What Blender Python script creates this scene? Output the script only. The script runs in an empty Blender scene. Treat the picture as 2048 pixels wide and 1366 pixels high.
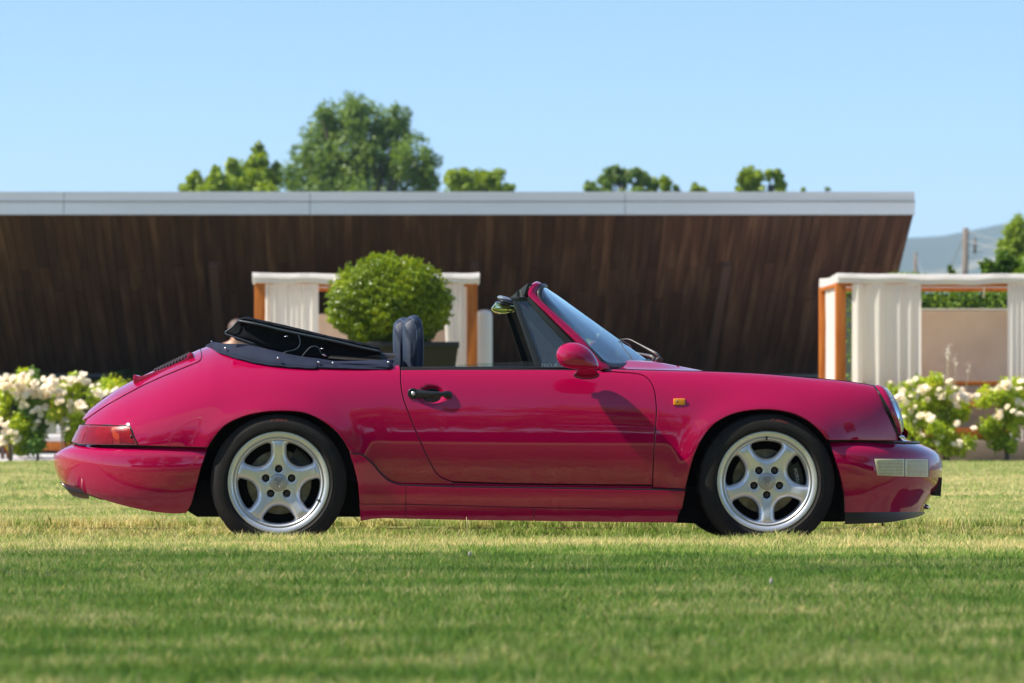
import bpy, bmesh, math, random
import numpy as np
from mathutils import Vector, Matrix
from mathutils.geometry import delaunay_2d_cdt
random.seed(7); rng = np.random.default_rng(7)
sc = bpy.context.scene
PI = math.pi
HAZE = True
# ------------------------------------------------------------------ camera, sky, sun, exposure
F = 6888.0; CX = 780.0; CY = 835.0; H0 = 0.54     # focal length in px of the 2048 px wide photograph, principal point, eye height
cam_d = bpy.data.cameras.new('camera'); cam = bpy.data.objects.new('camera', cam_d)
sc.collection.objects.link(cam); sc.camera = cam
cam.location = (0, 0, H0); cam.rotation_euler = (math.radians(90), 0, 0)
cam_d.sensor_width = 36.0; cam_d.lens = F / 2048 * 36.0
cam_d.shift_x = (1024 - CX) / 2048.0
cam_d.shift_y = (CY - 683) / 2048.0
cam_d.clip_start = 0.1; cam_d.clip_end = 9000
cam_d.dof.use_dof = True; cam_d.dof.focus_distance = 16.15; cam_d.dof.aperture_fstop = 5.0
SUN = Vector((1.0, 0.125, -1.15)).normalized()      # direction the light travels
elev = math.asin(-SUN.z)
world = bpy.data.worlds.new('World'); sc.world = world; world.use_nodes = True
wn = world.node_tree.nodes; wl = world.node_tree.links; wn.clear()
wo = wn.new('ShaderNodeOutputWorld'); bg = wn.new('ShaderNodeBackground'); sky = wn.new('ShaderNodeTexSky')
sky.sky_type = 'NISHITA'; sky.sun_disc = False; sky.sun_elevation = elev
sky.sun_rotation = math.atan2(-SUN.x, -SUN.y)     # measured from +Y towards +X
sky.altitude = 200; sky.air_density = 0.85; sky.dust_density = 0.1; sky.ozone_density = 8.0
bg.inputs['Strength'].default_value = 0.117
wl.new(sky.outputs[0], bg.inputs[0]); wl.new(bg.outputs[0], wo.inputs[0])
sd = bpy.data.lights.new('sun', 'SUN'); sd.energy = 4.6; sd.angle = math.radians(0.53); sd.color = (1.0, 0.93, 0.82)
sun = bpy.data.objects.new('sun', sd); sc.collection.objects.link(sun)
sun.rotation_euler = SUN.to_track_quat('-Z', 'Y').to_euler()
sun.location = (-12, -3, 16)
sc.view_settings.view_transform = 'Standard'; sc.view_settings.look = 'None'
sc.view_settings.gamma = 1.0; sc.view_settings.exposure = 0.80; sc.view_settings.use_curve_mapping = False
sc.render.engine = 'CYCLES'
sc.cycles.use_denoising = True
sc.cycles.max_bounces = 7; sc.cycles.transparent_max_bounces = 12; sc.cycles.volume_bounces = 0
sc.cycles.sample_clamp_indirect = 6.0
sc.cycles.caustics_reflective = False; sc.cycles.caustics_refractive = False

# ------------------------------------------------------------------ materials
def inp(node, *names):
    for n in names:
        if n in node.inputs: return node.inputs[n]
def mat(name, col, rough=0.5, metal=0.0, coat=0.0, coat_rough=0.02, coat_ior=1.5, spec=0.5, noise=None, bump=None, trans=0.0, sheen=0.0, ior=None, objrand=0.0, sss=0.0):
    """noise=(scale, col2, detail[, stretch xyz][, contrast lo, hi]); bump=(scale, strength, distance)"""
    m = bpy.data.materials.new(name); m.use_nodes = True
    nt = m.node_tree; n = nt.nodes; l = nt.links
    b = n['Principled BSDF']
    b.inputs['Base Color'].default_value = (*col, 1); b.inputs['Roughness'].default_value = rough
    b.inputs['Metallic'].default_value = metal
    inp(b, 'Coat Weight').default_value = coat; inp(b, 'Coat Roughness').default_value = coat_rough
    inp(b, 'Specular IOR Level').default_value = spec
    if coat >= 1: b.inputs['Coat IOR'].default_value = coat_ior
    if trans: inp(b, 'Transmission Weight').default_value = trans
    if sheen: inp(b, 'Sheen Weight').default_value = sheen
    if ior: b.inputs['IOR'].default_value = ior
    if sss:
        inp(b, 'Subsurface Weight').default_value = sss
    geo = n.new('ShaderNodeNewGeometry')
    csock = None
    if noise:
        sc_, c2, det = noise[0], noise[1], noise[2]
        st = noise[3] if len(noise) > 3 else (1, 1, 1)
        lo, hi = noise[4] if len(noise) > 4 else (0.35, 0.65)
        mp = n.new('ShaderNodeMapping'); mp.inputs['Scale'].default_value = st
        l.new(geo.outputs['Position'], mp.inputs['Vector'])
        tx = n.new('ShaderNodeTexNoise'); tx.inputs['Scale'].default_value = sc_; tx.inputs['Detail'].default_value = det
        l.new(mp.outputs[0], tx.inputs['Vector'])
        mr = n.new('ShaderNodeMapRange'); mr.inputs['From Min'].default_value = lo; mr.inputs['From Max'].default_value = hi
        l.new(tx.outputs['Fac'], mr.inputs['Value'])
        mx = n.new('ShaderNodeMix'); mx.data_type = 'RGBA'
        mx.inputs[6].default_value = (*col, 1); mx.inputs[7].default_value = (*c2, 1)
        l.new(mr.outputs[0], mx.inputs[0]); csock = mx.outputs[2]
    if objrand:
        oi = n.new('ShaderNodeObjectInfo'); hs = n.new('ShaderNodeHueSaturation')
        mr = n.new('ShaderNodeMapRange'); mr.inputs['To Min'].default_value = 1 - objrand; mr.inputs['To Max'].default_value = 1 + objrand
        l.new(oi.outputs['Random'], mr.inputs['Value']); l.new(mr.outputs[0], hs.inputs['Value'])
        if csock: l.new(csock, hs.inputs['Color'])
        else: hs.inputs['Color'].default_value = (*col, 1)
        csock = hs.outputs[0]
    if csock: l.new(csock, b.inputs['Base Color'])
    if bump:
        tb = n.new('ShaderNodeTexNoise'); tb.inputs['Scale'].default_value = bump[0]; tb.inputs['Detail'].default_value = 4
        l.new(geo.outputs['Position'], tb.inputs['Vector'])
        bp = n.new('ShaderNodeBump'); bp.inputs['Strength'].default_value = bump[1]; bp.inputs['Distance'].default_value = bump[2]
        l.new(tb.outputs['Fac'], bp.inputs['Height']); l.new(bp.outputs[0], b.inputs['Normal'])
    return m
def leafmat(name, c1, c2, c3=None, rough=0.45, transl=0.35, vscale=0.8, island=True):
    """foliage: colour varies from leaf to leaf and slowly over the plant, with light passing through"""
    m = bpy.data.materials.new(name); m.use_nodes = True
    nt = m.node_tree; n = nt.nodes; l = nt.links
    b = n['Principled BSDF']; out = n['Material Output']
    geo = n.new('ShaderNodeNewGeometry')
    cr = n.new('ShaderNodeValToRGB'); e = cr.color_ramp.elements
    e[0].position = 0.0; e[0].color = (*c1, 1); e[1].position = 0.75; e[1].color = (*c2, 1)
    if c3:
        q = cr.color_ramp.elements.new(0.97); q.color = (*c3, 1)
    tx = n.new('ShaderNodeTexNoise'); tx.inputs['Scale'].default_value = vscale; tx.inputs['Detail'].default_value = 3
    l.new(geo.outputs['Position'], tx.inputs['Vector'])
    ad = n.new('ShaderNodeMath'); ad.operation = 'ADD'
    m1 = n.new('ShaderNodeMath'); m1.operation = 'MULTIPLY'; m1.inputs[1].default_value = 0.55
    m2 = n.new('ShaderNodeMapRange'); m2.inputs['From Min'].default_value = 0.3; m2.inputs['From Max'].default_value = 0.7; m2.inputs['To Max'].default_value = 0.5
    l.new(geo.outputs['Random Per Island'], m1.inputs[0]); l.new(tx.outputs['Fac'], m2.inputs['Value'])
    l.new(m1.outputs[0], ad.inputs[0]); l.new(m2.outputs[0], ad.inputs[1]); l.new(ad.outputs[0], cr.inputs[0])
    l.new(cr.outputs[0], b.inputs['Base Color']); b.inputs['Roughness'].default_value = rough
    inp(b, 'Specular IOR Level').default_value = 0.35
    tr = n.new('ShaderNodeBsdfTranslucent'); hs = n.new('ShaderNodeHueSaturation')
    hs.inputs['Saturation'].default_value = 1.15; hs.inputs['Value'].default_value = 1.6; hs.inputs['Hue'].default_value = 0.485
    l.new(cr.outputs[0], hs.inputs['Color']); l.new(hs.outputs[0], tr.inputs[0])
    mx = n.new('ShaderNodeMixShader'); mx.inputs[0].default_value = transl
    l.new(b.outputs[0], mx.inputs[1]); l.new(tr.outputs[0], mx.inputs[2]); l.new(mx.outputs[0], out.inputs[0])
    return m
def glassmat(name, tint=(0.80, 0.92, 0.90), rough=0.0, opacity=0.12, gloss=1.6, dif=(0.30, 0.36, 0.36)):
    """thin sheet of glass: clear with a light tint, reflecting the sky by the angle it is seen at"""
    m = bpy.data.materials.new(name); m.use_nodes = True
    nt = m.node_tree; n = nt.nodes; l = nt.links; n.remove(n['Principled BSDF']); out = n['Material Output']
    tr = n.new('ShaderNodeBsdfTransparent'); tr.inputs[0].default_value = (*tint, 1)
    gl = n.new('ShaderNodeBsdfGlossy'); gl.inputs['Roughness'].default_value = rough
    df = n.new('ShaderNodeBsdfDiffuse'); df.inputs[0].default_value = (*dif, 1); gl.inputs[0].default_value = (.88, 1, .97, 1)
    fr = n.new('ShaderNodeFresnel'); fr.inputs[0].default_value = 1.52
    ml = n.new('ShaderNodeMath'); ml.operation = 'MULTIPLY'; ml.inputs[1].default_value = gloss; ml.use_clamp = True
    l.new(fr.outputs[0], ml.inputs[0])
    a = n.new('ShaderNodeMixShader'); a.inputs[0].default_value = opacity
    l.new(tr.outputs[0], a.inputs[1]); l.new(df.outputs[0], a.inputs[2])
    b = n.new('ShaderNodeMixShader'); l.new(ml.outputs[0], b.inputs[0]); l.new(a.outputs[0], b.inputs[1]); l.new(gl.outputs[0], b.inputs[2])
    l.new(b.outputs[0], out.inputs[0])
    return m

def cloth(name, col, transl=0.4, **k):
    m = mat(name, col, **k); nt = m.node_tree; n = nt.nodes; l = nt.links
    tr = n.new('ShaderNodeBsdfTranslucent'); tr.inputs[0].default_value = (*col, 1); mx = n.new('ShaderNodeMixShader'); mx.inputs[0].default_value = transl
    l.new(n['Principled BSDF'].outputs[0], mx.inputs[1]); l.new(tr.outputs[0], mx.inputs[2]); l.new(mx.outputs[0], n['Material Output'].inputs[0]); return m
M = {}
M['paint'] = mat('magenta_red_paint', (0.34, 0.0008, 0.045), rough=0.5, coat=1.0, coat_rough=0.006, coat_ior=1.62, spec=0.0, bump=(9, 0.012, 0.004))
M['black_trim'] = mat('black_trim', (0.012, 0.013, 0.015), rough=0.38)
M['black_matt'] = mat('black_matt', (0.008, 0.008, 0.009), rough=0.85, spec=0.2)
M['rubber'] = mat('window_rubber', (0.015, 0.020, 0.020), rough=0.45, bump=(120, 0.1, 0.001))
M['tyre'] = mat('tyre_rubber', (0.011, 0.0105, 0.010), rough=0.8, spec=0.25, noise=(14, (0.020, 0.017, 0.014), 5), bump=(240, 0.25, 0.001))
M['silver'] = mat('silver_wheel_paint', (0.74, 0.74, 0.73), rough=0.32, metal=0.6, coat=0.5, coat_rough=0.06, noise=(60, (0.72, 0.72, 0.72), 3))
M['silver_cap'] = mat('silver_cap_paint', (0.45, 0.44, 0.42), rough=0.42, metal=0.6)
M['steel'] = mat('brake_steel', (0.24, 0.22, 0.20), rough=0.35, metal=0.9, noise=(30, (0.14, 0.11, 0.09), 4))
M['chrome'] = mat('bright_metal', (0.75, 0.75, 0.75), rough=0.15, metal=1.0)
M['dark_metal'] = mat('dark_metal', (0.10, 0.09, 0.085), rough=0.4, metal=0.8)
M['exhaust'] = mat('exhaust_metal', (0.16, 0.13, 0.11), rough=0.32, metal=0.9)
M['navy_leather'] = mat('navy_leather', (0.018, 0.027, 0.050), rough=0.55, spec=.35, bump=(45, 0.35, 0.004), noise=(5, (0.028, 0.040, 0.066), 4))
M['navy_piping'] = mat('navy_piping', (0.055, 0.085, 0.14), rough=0.45)
M['navy_cloth'] = mat('navy_canvas', (0.010, 0.015, 0.034), rough=0.85, spec=.25, bump=(500, 0.5, 0.0012), noise=(9, (0.016, 0.023, 0.048), 4))
M['hood_cloth'] = mat('black_blue_canvas', (0.004, 0.005, 0.007), rough=0.85, spec=.15, bump=(60, 0.4, 0.003))
M['hood_binding'] = mat('slate_binding', (0.025, 0.038, 0.05), rough=0.5)
M['vinyl'] = mat('grey_brown_vinyl', (0.035, 0.030, 0.025), rough=0.36, bump=(25, 0.5, 0.006))
M['glass'] = glassmat('window_glass')
M['screen_glass'] = glassmat('windscreen_glass', (0.72, 0.86, 0.84), opacity=0.15, gloss=1.25)
M['lamp_glass'] = glassmat('headlamp_glass', (0.93, 0.95, 0.95), opacity=0.50, gloss=.8, dif=(.66, .68, .64))
M['red_lens'] = mat('red_lens', (0.16, 0.001, 0.003), rough=0.15, spec=.25, coat=0, noise=(26, (0.24, 0.004, 0.004), 3, (1, 1, 0.6)), bump=(300, 0.25, 0.002))
M['red_lens_amber'] = mat('red_amber_lens', (0.20, 0.005, 0.004), rough=0.15, spec=.25, coat=0, noise=(20, (0.34, 0.035, 0.008), 2, (1, 1, 1.6), (0.4, 0.6)), bump=(300, 0.25, 0.002))
M['lens_rim'] = mat('lamp_rim_plastic', (0.20, 0.025, 0.03), rough=0.15, spec=.35)
M['amber'] = mat('amber_lens', (0.80, 0.25, 0.01), rough=0.2, coat=1.0, noise=(120, (0.95, 0.42, 0.02), 2))
M['clear_lens'] = mat('ribbed_clear_lens', (0.78, 0.68, 0.38), rough=0.45, coat=0, spec=.25, noise=(45, (0.82, 0.76, 0.54), 2))
M['mirror'] = mat('mirror_glass', (0.80, 0.80, 0.45), rough=0.05, metal=1.0)  # yellow-green reflection is put into the glass colour
M['white_print'] = mat('white_print', (0.6, 0.6, 0.6), rough=0.6)
M['red_print'] = mat('red_print', (0.42, 0.06, 0.05), rough=0.6)
M['interior'] = mat('dark_interior', (0.012, 0.016, 0.026), rough=0.7)
# surroundings
M['plank'] = mat('dark_stained_planks', (0.080, 0.036, 0.020), rough=0.62, spec=0.25, objrand=0.28,
                 noise=(1.6, (0.21, 0.115, 0.066), 6, (5, 0.35, 0.35), (0.48, 0.85)), bump=(60, 0.3, 0.004))
M['fascia_low'] = mat('pale_metal_fascia', (0.84, 0.82, 0.75), rough=0.45, metal=0.0, noise=(2, (0.88, 0.86, 0.80), 4, (0.4, 1, 3)))
M['fascia_top'] = mat('grey_metal_fascia', (0.66, 0.65, 0.60), rough=0.45, metal=0.0, noise=(2, (0.72, 0.70, 0.65), 4, (0.4, 1, 3)))
M['batten'] = mat('brown_batten', (0.115, 0.060, 0.040), rough=0.7)
M['orange_wood'] = mat('orange_stained_wood', (0.56, 0.175, 0.022), rough=0.5, spec=.3, noise=(6, (0.44, 0.105, 0.008), 6, (6, 6, 0.5)), bump=(40, 0.3, 0.004))
M['curtain'] = cloth('cream_curtain_cloth', (0.93, 0.87, 0.77), rough=0.85, transl=.5)
M['canopy'] = cloth('white_canopy_cloth', (0.80, 0.77, 0.71), rough=0.8, bump=(6, 0.5, 0.02))
M['taupe'] = mat('taupe_upholstery', (0.64, 0.45, 0.33), rough=0.85, noise=(2.2, (0.72, 0.53, 0.40), 5), bump=(5, 0.6, 0.03))
M['plinth'] = mat('taupe_render', (0.30, 0.21, 0.165), rough=0.9, noise=(1.5, (0.36, 0.26, 0.20), 6))
M['white_cushion'] = mat('white_cushion_cloth', (0.86, 0.80, 0.72), rough=0.85)
M['paving'] = mat('pale_paving', (0.50, 0.47, 0.44), rough=0.9, noise=(1.2, (0.56, 0.53, 0.49), 6))
M['pot'] = mat('dark_brown_pot', (0.016, 0.012, 0.010), rough=0.5)
M['bark'] = mat('bark', (0.11, 0.085, 0.065), rough=0.9, noise=(5, (0.19, 0.16, 0.13), 5, (1, 1, 0.3)), bump=(12, 0.6, 0.05))
M['pole'] = mat('weathered_pole_wood', (0.20, 0.165, 0.13), rough=0.9, noise=(8, (0.15, 0.12, 0.095), 5, (3, 3, 0.3)))
M['wire'] = mat('wire', (0.35, 0.35, 0.34), rough=0.6)
M['villa_wall'] = mat('villa_render', (0.52, 0.42, 0.32), rough=0.9, noise=(0.7, (0.44, 0.36, 0.28), 5))
M['villa_roof'] = mat('terracotta_roof', (0.32, 0.13, 0.07), rough=0.85, noise=(3, (0.24, 0.10, 0.06), 4))
M['shutter'] = mat('green_shutter', (0.05, 0.09, 0.06), rough=0.6)
M['pane'] = mat('dark_pane', (0.02, 0.03, 0.035), rough=0.06, spec=0.8)
M['concrete'] = mat('grey_concrete', (0.17, 0.17, 0.165), rough=0.9)
M['rose_white'] = leafmat('cream_rose_petals', (0.88, 0.78, 0.56), (0.95, 0.92, 0.84), (0.86, 0.62, 0.40), rough=0.6, transl=0.45, vscale=3)
M['rose_leaf'] = leafmat('rose_leaves', (0.22, 0.33, 0.02), (0.50, 0.60, 0.05), (0.55, 0.50, 0.05), vscale=2)
M['rose_leaf_cool'] = leafmat('cool_rose_leaves', (0.08, 0.18, 0.05), (0.22, 0.35, 0.07), (0.5, 0.46, 0.05), vscale=2)
M['box_leaf'] = leafmat('box_leaves', (0.035, 0.085, 0.004), (0.27, 0.36, 0.008), (0.56, 0.58, 0.04), rough=0.33, vscale=3)
M['tree_dark'] = leafmat('dark_tree_leaves', (0.09, 0.17, 0.04), (0.24, 0.34, 0.07), vscale=0.5)
M['tree_mid'] = leafmat('mid_tree_leaves', (0.14, 0.22, 0.022), (0.32, 0.42, 0.05), vscale=0.5)
M['shade_leaf'] = leafmat('shade_hedge_leaves', (0.010, 0.03, 0.006), (0.05, 0.10, 0.015), vscale=1.2)  # leaf colour darkened for the shade under the overhanging wall
M['hedge_leaf'] = leafmat('hedge_leaves', (0.05, 0.12, 0.015), (0.20, 0.32, 0.03), (0.34, 0.42, 0.04), vscale=1.2)
M['hair'] = mat('brown_hair', (0.12, 0.07, 0.045), rough=0.6)
M['skin'] = mat('skin', (0.55, 0.30, 0.19), rough=0.5)
M['dark_shirt'] = mat('dark_shirt', (0.02, 0.02, 0.025), rough=0.8)
M['trousers'] = mat('grey_trousers', (0.08, 0.08, 0.09), rough=0.8)

# ------------------------------------------------------------------ mesh helpers
def mesh_np(name, V, Fc, smooth=True, normals=None):
    me = bpy.data.meshes.new(name)
    V = np.asarray(V, dtype=np.float64)
    me.from_pydata(V.tolist(), [], [tuple(int(i) for i in f) for f in Fc])
    if smooth and len(me.polygons): me.polygons.foreach_set('use_smooth', [True] * len(me.polygons))
    me.update()
    if normals is not None:
        me.normals_split_custom_set_from_vertices([tuple(n) for n in np.asarray(normals)])
    return me
def mesh_quads(name, V, k=4):
    """every k consecutive vertices are one face"""
    V = np.asarray(V, dtype=np.float32).reshape(-1, 3); n = len(V) // k
    me = bpy.data.meshes.new(name)
    me.vertices.add(len(V)); me.vertices.foreach_set('co', V.ravel())
    me.loops.add(n * k); me.loops.foreach_set('vertex_index', np.arange(n * k, dtype=np.int32))
    me.polygons.add(n); me.polygons.foreach_set('loop_start', np.arange(0, n * k, k, dtype=np.int32))
    me.polygons.foreach_set('loop_total', np.full(n, k, dtype=np.int32))
    me.update(calc_edges=True); me.validate()
    return me
def link(name, me, m=None, parent=None, loc=(0, 0, 0)):
    o = bpy.data.objects.new(name, me); sc.collection.objects.link(o)
    if m is not None and me is not None and len(me.materials) == 0: me.materials.append(m)
    if parent is not None: o.parent = parent
    o.location = loc
    return o
def world_loc(o):
    v = Vector((0, 0, 0))
    while o is not None:
        v += Vector(o.location); o = o.parent
    return np.array(v)
def part(name, V, Fc, m, parent, smooth=True, normals=None):
    """vertices given in world coordinates (parents are never rotated)"""
    V = np.asarray(V, dtype=float)
    if parent is not None: V = V - world_loc(parent)
    return link(name, mesh_np(name, V, Fc, smooth, normals), m, parent)
def partq(name, V, m, parent, k=4, smooth=False):
    V = np.asarray(V, dtype=float).reshape(-1, 3)
    if parent is not None: V = V - world_loc(parent)
    me = mesh_quads(name, V, k)
    return link(name, me, m, parent)
def thing(name, loc, label, cat, group=None):
    o = bpy.data.objects.new(name, None); sc.collection.objects.link(o); o.location = loc
    o.empty_display_size = 0.2
    o['label'] = label; o['category'] = cat
    if group: o['group'] = group
    return o
def tag(o, label=None, cat=None, group=None, kind=None):
    if label: o['label'] = label
    if cat: o['category'] = cat
    if group: o['group'] = group
    if kind: o['kind'] = kind
    return o
class MB:
    def __init__(s): s.V = []; s.F = []
    def add(s, V, Fc):
        k = len(s.V); s.V.extend([tuple(v) for v in V]); s.F.extend([tuple(i + k for i in f) for f in Fc]); return s
    def box(s, a, b):
        x0, y0, z0 = a; x1, y1, z1 = b
        v = [(x0,y0,z0),(x1,y0,z0),(x1,y1,z0),(x0,y1,z0),(x0,y0,z1),(x1,y0,z1),(x1,y1,z1),(x0,y1,z1)]
        return s.add(v, [(0,3,2,1),(4,5,6,7),(0,1,5,4),(1,2,6,5),(2,3,7,6),(3,0,4,7)])
    def hexa(s, v):
        return s.add(v, [(0,3,2,1),(4,5,6,7),(0,1,5,4),(1,2,6,5),(2,3,7,6),(3,0,4,7)])
    def tube(s, pts, r, n=8, closed=False, cap=True, flat=1.0):
        P = [Vector(p) for p in pts]; m = len(P)
        R = list(r) if hasattr(r, '__len__') else [r] * m
        rings = []; up = None
        for i in range(m):
            if closed: t = (P[(i + 1) % m] - P[i - 1])
            else: t = P[min(i + 1, m - 1)] - P[max(i - 1, 0)]
            if t.length < 1e-9: t = Vector((0, 0, 1))
            t.normalize()
            if up is None:
                up = Vector((0, 0, 1)) if abs(t.z) < 0.9 else Vector((0, 1, 0))
            a = up - t * up.dot(t)
            if a.length < 1e-6: a = t.orthogonal()
            a.normalize(); up = a; b = t.cross(a)
            rings.append([P[i] + (a * math.cos(2 * PI * k / n) + b * (math.sin(2 * PI * k / n) * flat)) * R[i] for k in range(n)])
        V = [v for rg in rings for v in rg]; Fc = []
        for i in range(m if closed else m - 1):
            j = (i + 1) % m
            for k in range(n):
                q = (k + 1) % n
                Fc.append((i * n + k, i * n + q, j * n + q, j * n + k))
        if cap and not closed:
            Fc.append(tuple(range(n))[::-1]); Fc.append(tuple((m - 1) * n + k for k in range(n)))
        return s.add(V, Fc)
    def grid(s, rows, flip=False, closed_u=False):
        n = len(rows); m = len(rows[0]); V = [p for r in rows for p in r]; Fc = []
        for i in range(n - 1):
            for j in range(m if closed_u else m - 1):
                k = (j + 1) % m
                f = (i * m + j, i * m + k, (i + 1) * m + k, (i + 1) * m + j)
                Fc.append(f[::-1] if flip else f)
        return s.add(V, Fc)
    def disc(s, c, r, ax, n=24, thick=0.004):
        c = Vector(c); ax = Vector(ax).normalized(); a = ax.orthogonal().normalized(); b = ax.cross(a)
        r1 = [c + (a * math.cos(2*PI*k/n) + b * math.sin(2*PI*k/n)) * r for k in range(n)]
        r2 = [p + ax * thick for p in r1]
        V = r1 + r2; Fc = [(k, (k+1)%n, n+(k+1)%n, n+k) for k in range(n)] + [tuple(range(n))[::-1], tuple(range(n, 2*n))]
        return s.add(V, Fc)
    def ball(s, c, r, n=12, m=8):
        rx, ry, rz = r if hasattr(r, '__len__') else (r, r, r)
        rows = [[(c[0] + rx*math.sin(PI*i/m)*math.cos(2*PI*j/n), c[1] + ry*math.sin(PI*i/m)*math.sin(2*PI*j/n), c[2] + rz*math.cos(PI*i/m)) for j in range(n)] for i in range(m + 1)]
        return s.grid(rows, closed_u=True)
    def build(s, name, m, parent=None, smooth=True):
        o = part(name, s.V, s.F, m, parent, smooth)
        if getattr(s, 'mir', False): MIR.append(o)
        return o
MIR = []      # parts of the near side that get a mirrored twin
def auto_smooth(o, ang=35):
    me = o.data
    bm = bmesh.new(); bm.from_mesh(me)
    bmesh.ops.recalc_face_normals(bm, faces=bm.faces)
    for e in bm.edges:
        if len(e.link_faces) == 2 and e.calc_face_angle(0) > math.radians(ang): e.smooth = False
    bm.to_mesh(me); bm.free(); return o
def bev(o, w, seg=2, ang=30):
    me = o.data; bm = bmesh.new(); bm.from_mesh(me)
    bmesh.ops.recalc_face_normals(bm, faces=bm.faces)
    es = [e for e in bm.edges if len(e.link_faces) == 2 and e.calc_face_angle(0) > math.radians(ang)]
    bmesh.ops.bevel(bm, geom=es, offset=w, segments=seg, profile=0.6, affect='EDGES', clamp_overlap=True)
    bm.to_mesh(me); bm.free()
    me.polygons.foreach_set('use_smooth', [True] * len(me.polygons))
    return o
def pchip(xs, ys):
    xs = np.asarray(xs, float); ys = np.asarray(ys, float)
    h = np.diff(xs); d = np.diff(ys) / h; m = np.zeros_like(ys)
    for i in range(1, len(xs) - 1):
        if d[i-1] * d[i] > 0:
            w1 = 2*h[i] + h[i-1]; w2 = h[i] + 2*h[i-1]
            m[i] = (w1 + w2) / (w1 / d[i-1] + w2 / d[i])
    m[0] = d[0]; m[-1] = d[-1]
    def f(x):
        x = np.asarray(x, float); xc = np.clip(x, xs[0], xs[-1])
        i = np.clip(np.searchsorted(xs, xc, side='right') - 1, 0, len(h) - 1)
        t = (xc - xs[i]) / h[i]; t2 = t*t; t3 = t2*t
        return (2*t3-3*t2+1)*ys[i] + (t3-2*t2+t)*h[i]*m[i] + (-2*t3+3*t2)*ys[i+1] + (t3-t2)*h[i]*m[i+1]
    return f
def PXY(px, py, Y): return ((px - CX) * Y / F, Y, H0 + (CY - py) * Y / F)     # a point of the photograph at distance Y
def catmull(pts, n=8, closed=False):
    P = [np.array(p, float) for p in pts]; m = len(P); out = []
    rngi = range(m) if closed else range(m - 1)
    for i in rngi:
        p0 = P[i-1] if (closed or i > 0) else P[i]; p1 = P[i]; p2 = P[(i+1) % m]
        p3 = P[(i+2) % m] if (closed or i + 2 < m) else p2
        for k in range(n):
            t = k / n
            out.append(0.5 * ((2*p1) + (-p0+p2)*t + (2*p0-5*p1+4*p2-p3)*t*t + (-p0+3*p1-3*p2+p3)*t**3))
    if not closed: out.append(P[-1])
    return out
# ------------------------------------------------------------------ the car's surface
YC = 16.82                     # distance of the car's centre line; the near side is at about 16
ZP = -0.08                     # the sunken path the car stands on
def cw(px, py, w):
    """point whose half width from the centre line is w and which the photograph shows at px, py"""
    Y = YC - w
    return np.array([(px - CX) * Y / F, Y, H0 + (CY - py) * Y / F])
ridge_px = [(145.5,894,0),(147,889.5,0),(149.5,882,0),(153,873,0),(158,862,0),(166,845.5,0),(174,829,0),(183,817.5,0),(196,806.5,0),(210.7,795.5,0),(238,776.5,0),(267,760.7,0),(300,745,0),(345,723,0),(391,702.5,0),
    (412,694,.012),(440,688,.07),(480,691,.19),(520,700,.32),(560,708.5,.43),(600,716,.51),(640,720.5,.56),(680,724,.585),(801,729.5,.615),(1000,731.5,.63),(1120,733,.635),(1200,736,.635),(1300,739.5,.625),(1408,741.5,.605),(1502,745.3,.59),(1560,749.5,.58),(1620,755,.572),(1673,759.5,.566),(1725,766.5,.558),(1748,771,.555),(1775,781,.55),(1800,795,.55)]
rp = np.array([cw(*a) for a in ridge_px]); rX = rp[:, 0]; rW = np.array([a[2] for a in ridge_px])
zr_f = pchip(rX, rp[:, 2]); wr_f = pchip(rX, rW)
def xat(px, w=0.78): return (px - CX) * (YC - w) / F
def zat(py, w=0.78): return H0 + (CY - py) * (YC - w) / F
XR = rX[0] - 0.002             # rearmost point of the body
XB = xat(440)
_wm = pchip([xat(p) for p in (140, 300, 440, 557, 700, 801, 900, 1150, 1300, 1420, 1535, 1640, 1700, 1750, 1775, 1800)],
            [.81, .812, .815, .824, .808, .794, .788, .788, .792, .802, .812, .800, .776, .738, .708, .665])
_zm = pchip([xat(p) for p in (140, 250, 440, 557, 801, 1300, 1535, 1700, 1800)], [zat(p) for p in (897, 893, 872, 866, 880, 884, 876, 882, 890)])
_pp = pchip([xat(p) for p in (140, 300, 440, 557, 801, 1300, 1535, 1700, 1800)], [2.1, 2.05, 2.0, 2.0, 2.15, 2.15, 2.1, 2.2, 2.2])
ARCH_R = [(385,1003),(392,965),(400,931),(415,896),(447,853.7),(488,832.8),(532,823.6),(571,822.2),(609,826),(641.6,840.5),(668,860),(685.5,880),(698.7,904),(707.5,930.6),(716,966),(720,1003)]
ARCH_F = [(1360,1028),(1366.6,997.7),(1371,978),(1382,932),(1391,905),(1404,879),(1426,850.5),(1459,830.7),(1492,822),(1527,818.9),(1557.7,821),(1590.6,828.6),(1619,844),(1641,863.7),(1654,881),(1663,896.6),(1674,925),(1683,953.7),(1688,986.7),(1689.5,1024)]
def dense(pts, n=6): return np.array(catmull(pts, n))
_aR = np.array([(xat(a, .82), zat(b, .82)) for a, b in dense(ARCH_R, 4)])
_aF = np.array([(xat(a, .81), zat(b, .81)) for a, b in dense(ARCH_F, 4)])
def _dist(P, X, Z):
    X = np.asarray(X, float); Z = np.asarray(Z, float); best = np.full(np.broadcast(X, Z).shape, 9.0)
    for a, b in zip(P[:-1], P[1:]):
        ab = b - a; L = ab @ ab
        t = np.clip(((X - a[0]) * ab[0] + (Z - a[1]) * ab[1]) / L, 0, 1)
        best = np.minimum(best, np.hypot(X - a[0] - t * ab[0], Z - a[1] - t * ab[1]))
    return best
HANDLE = cw(864, 791, .77)
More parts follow.
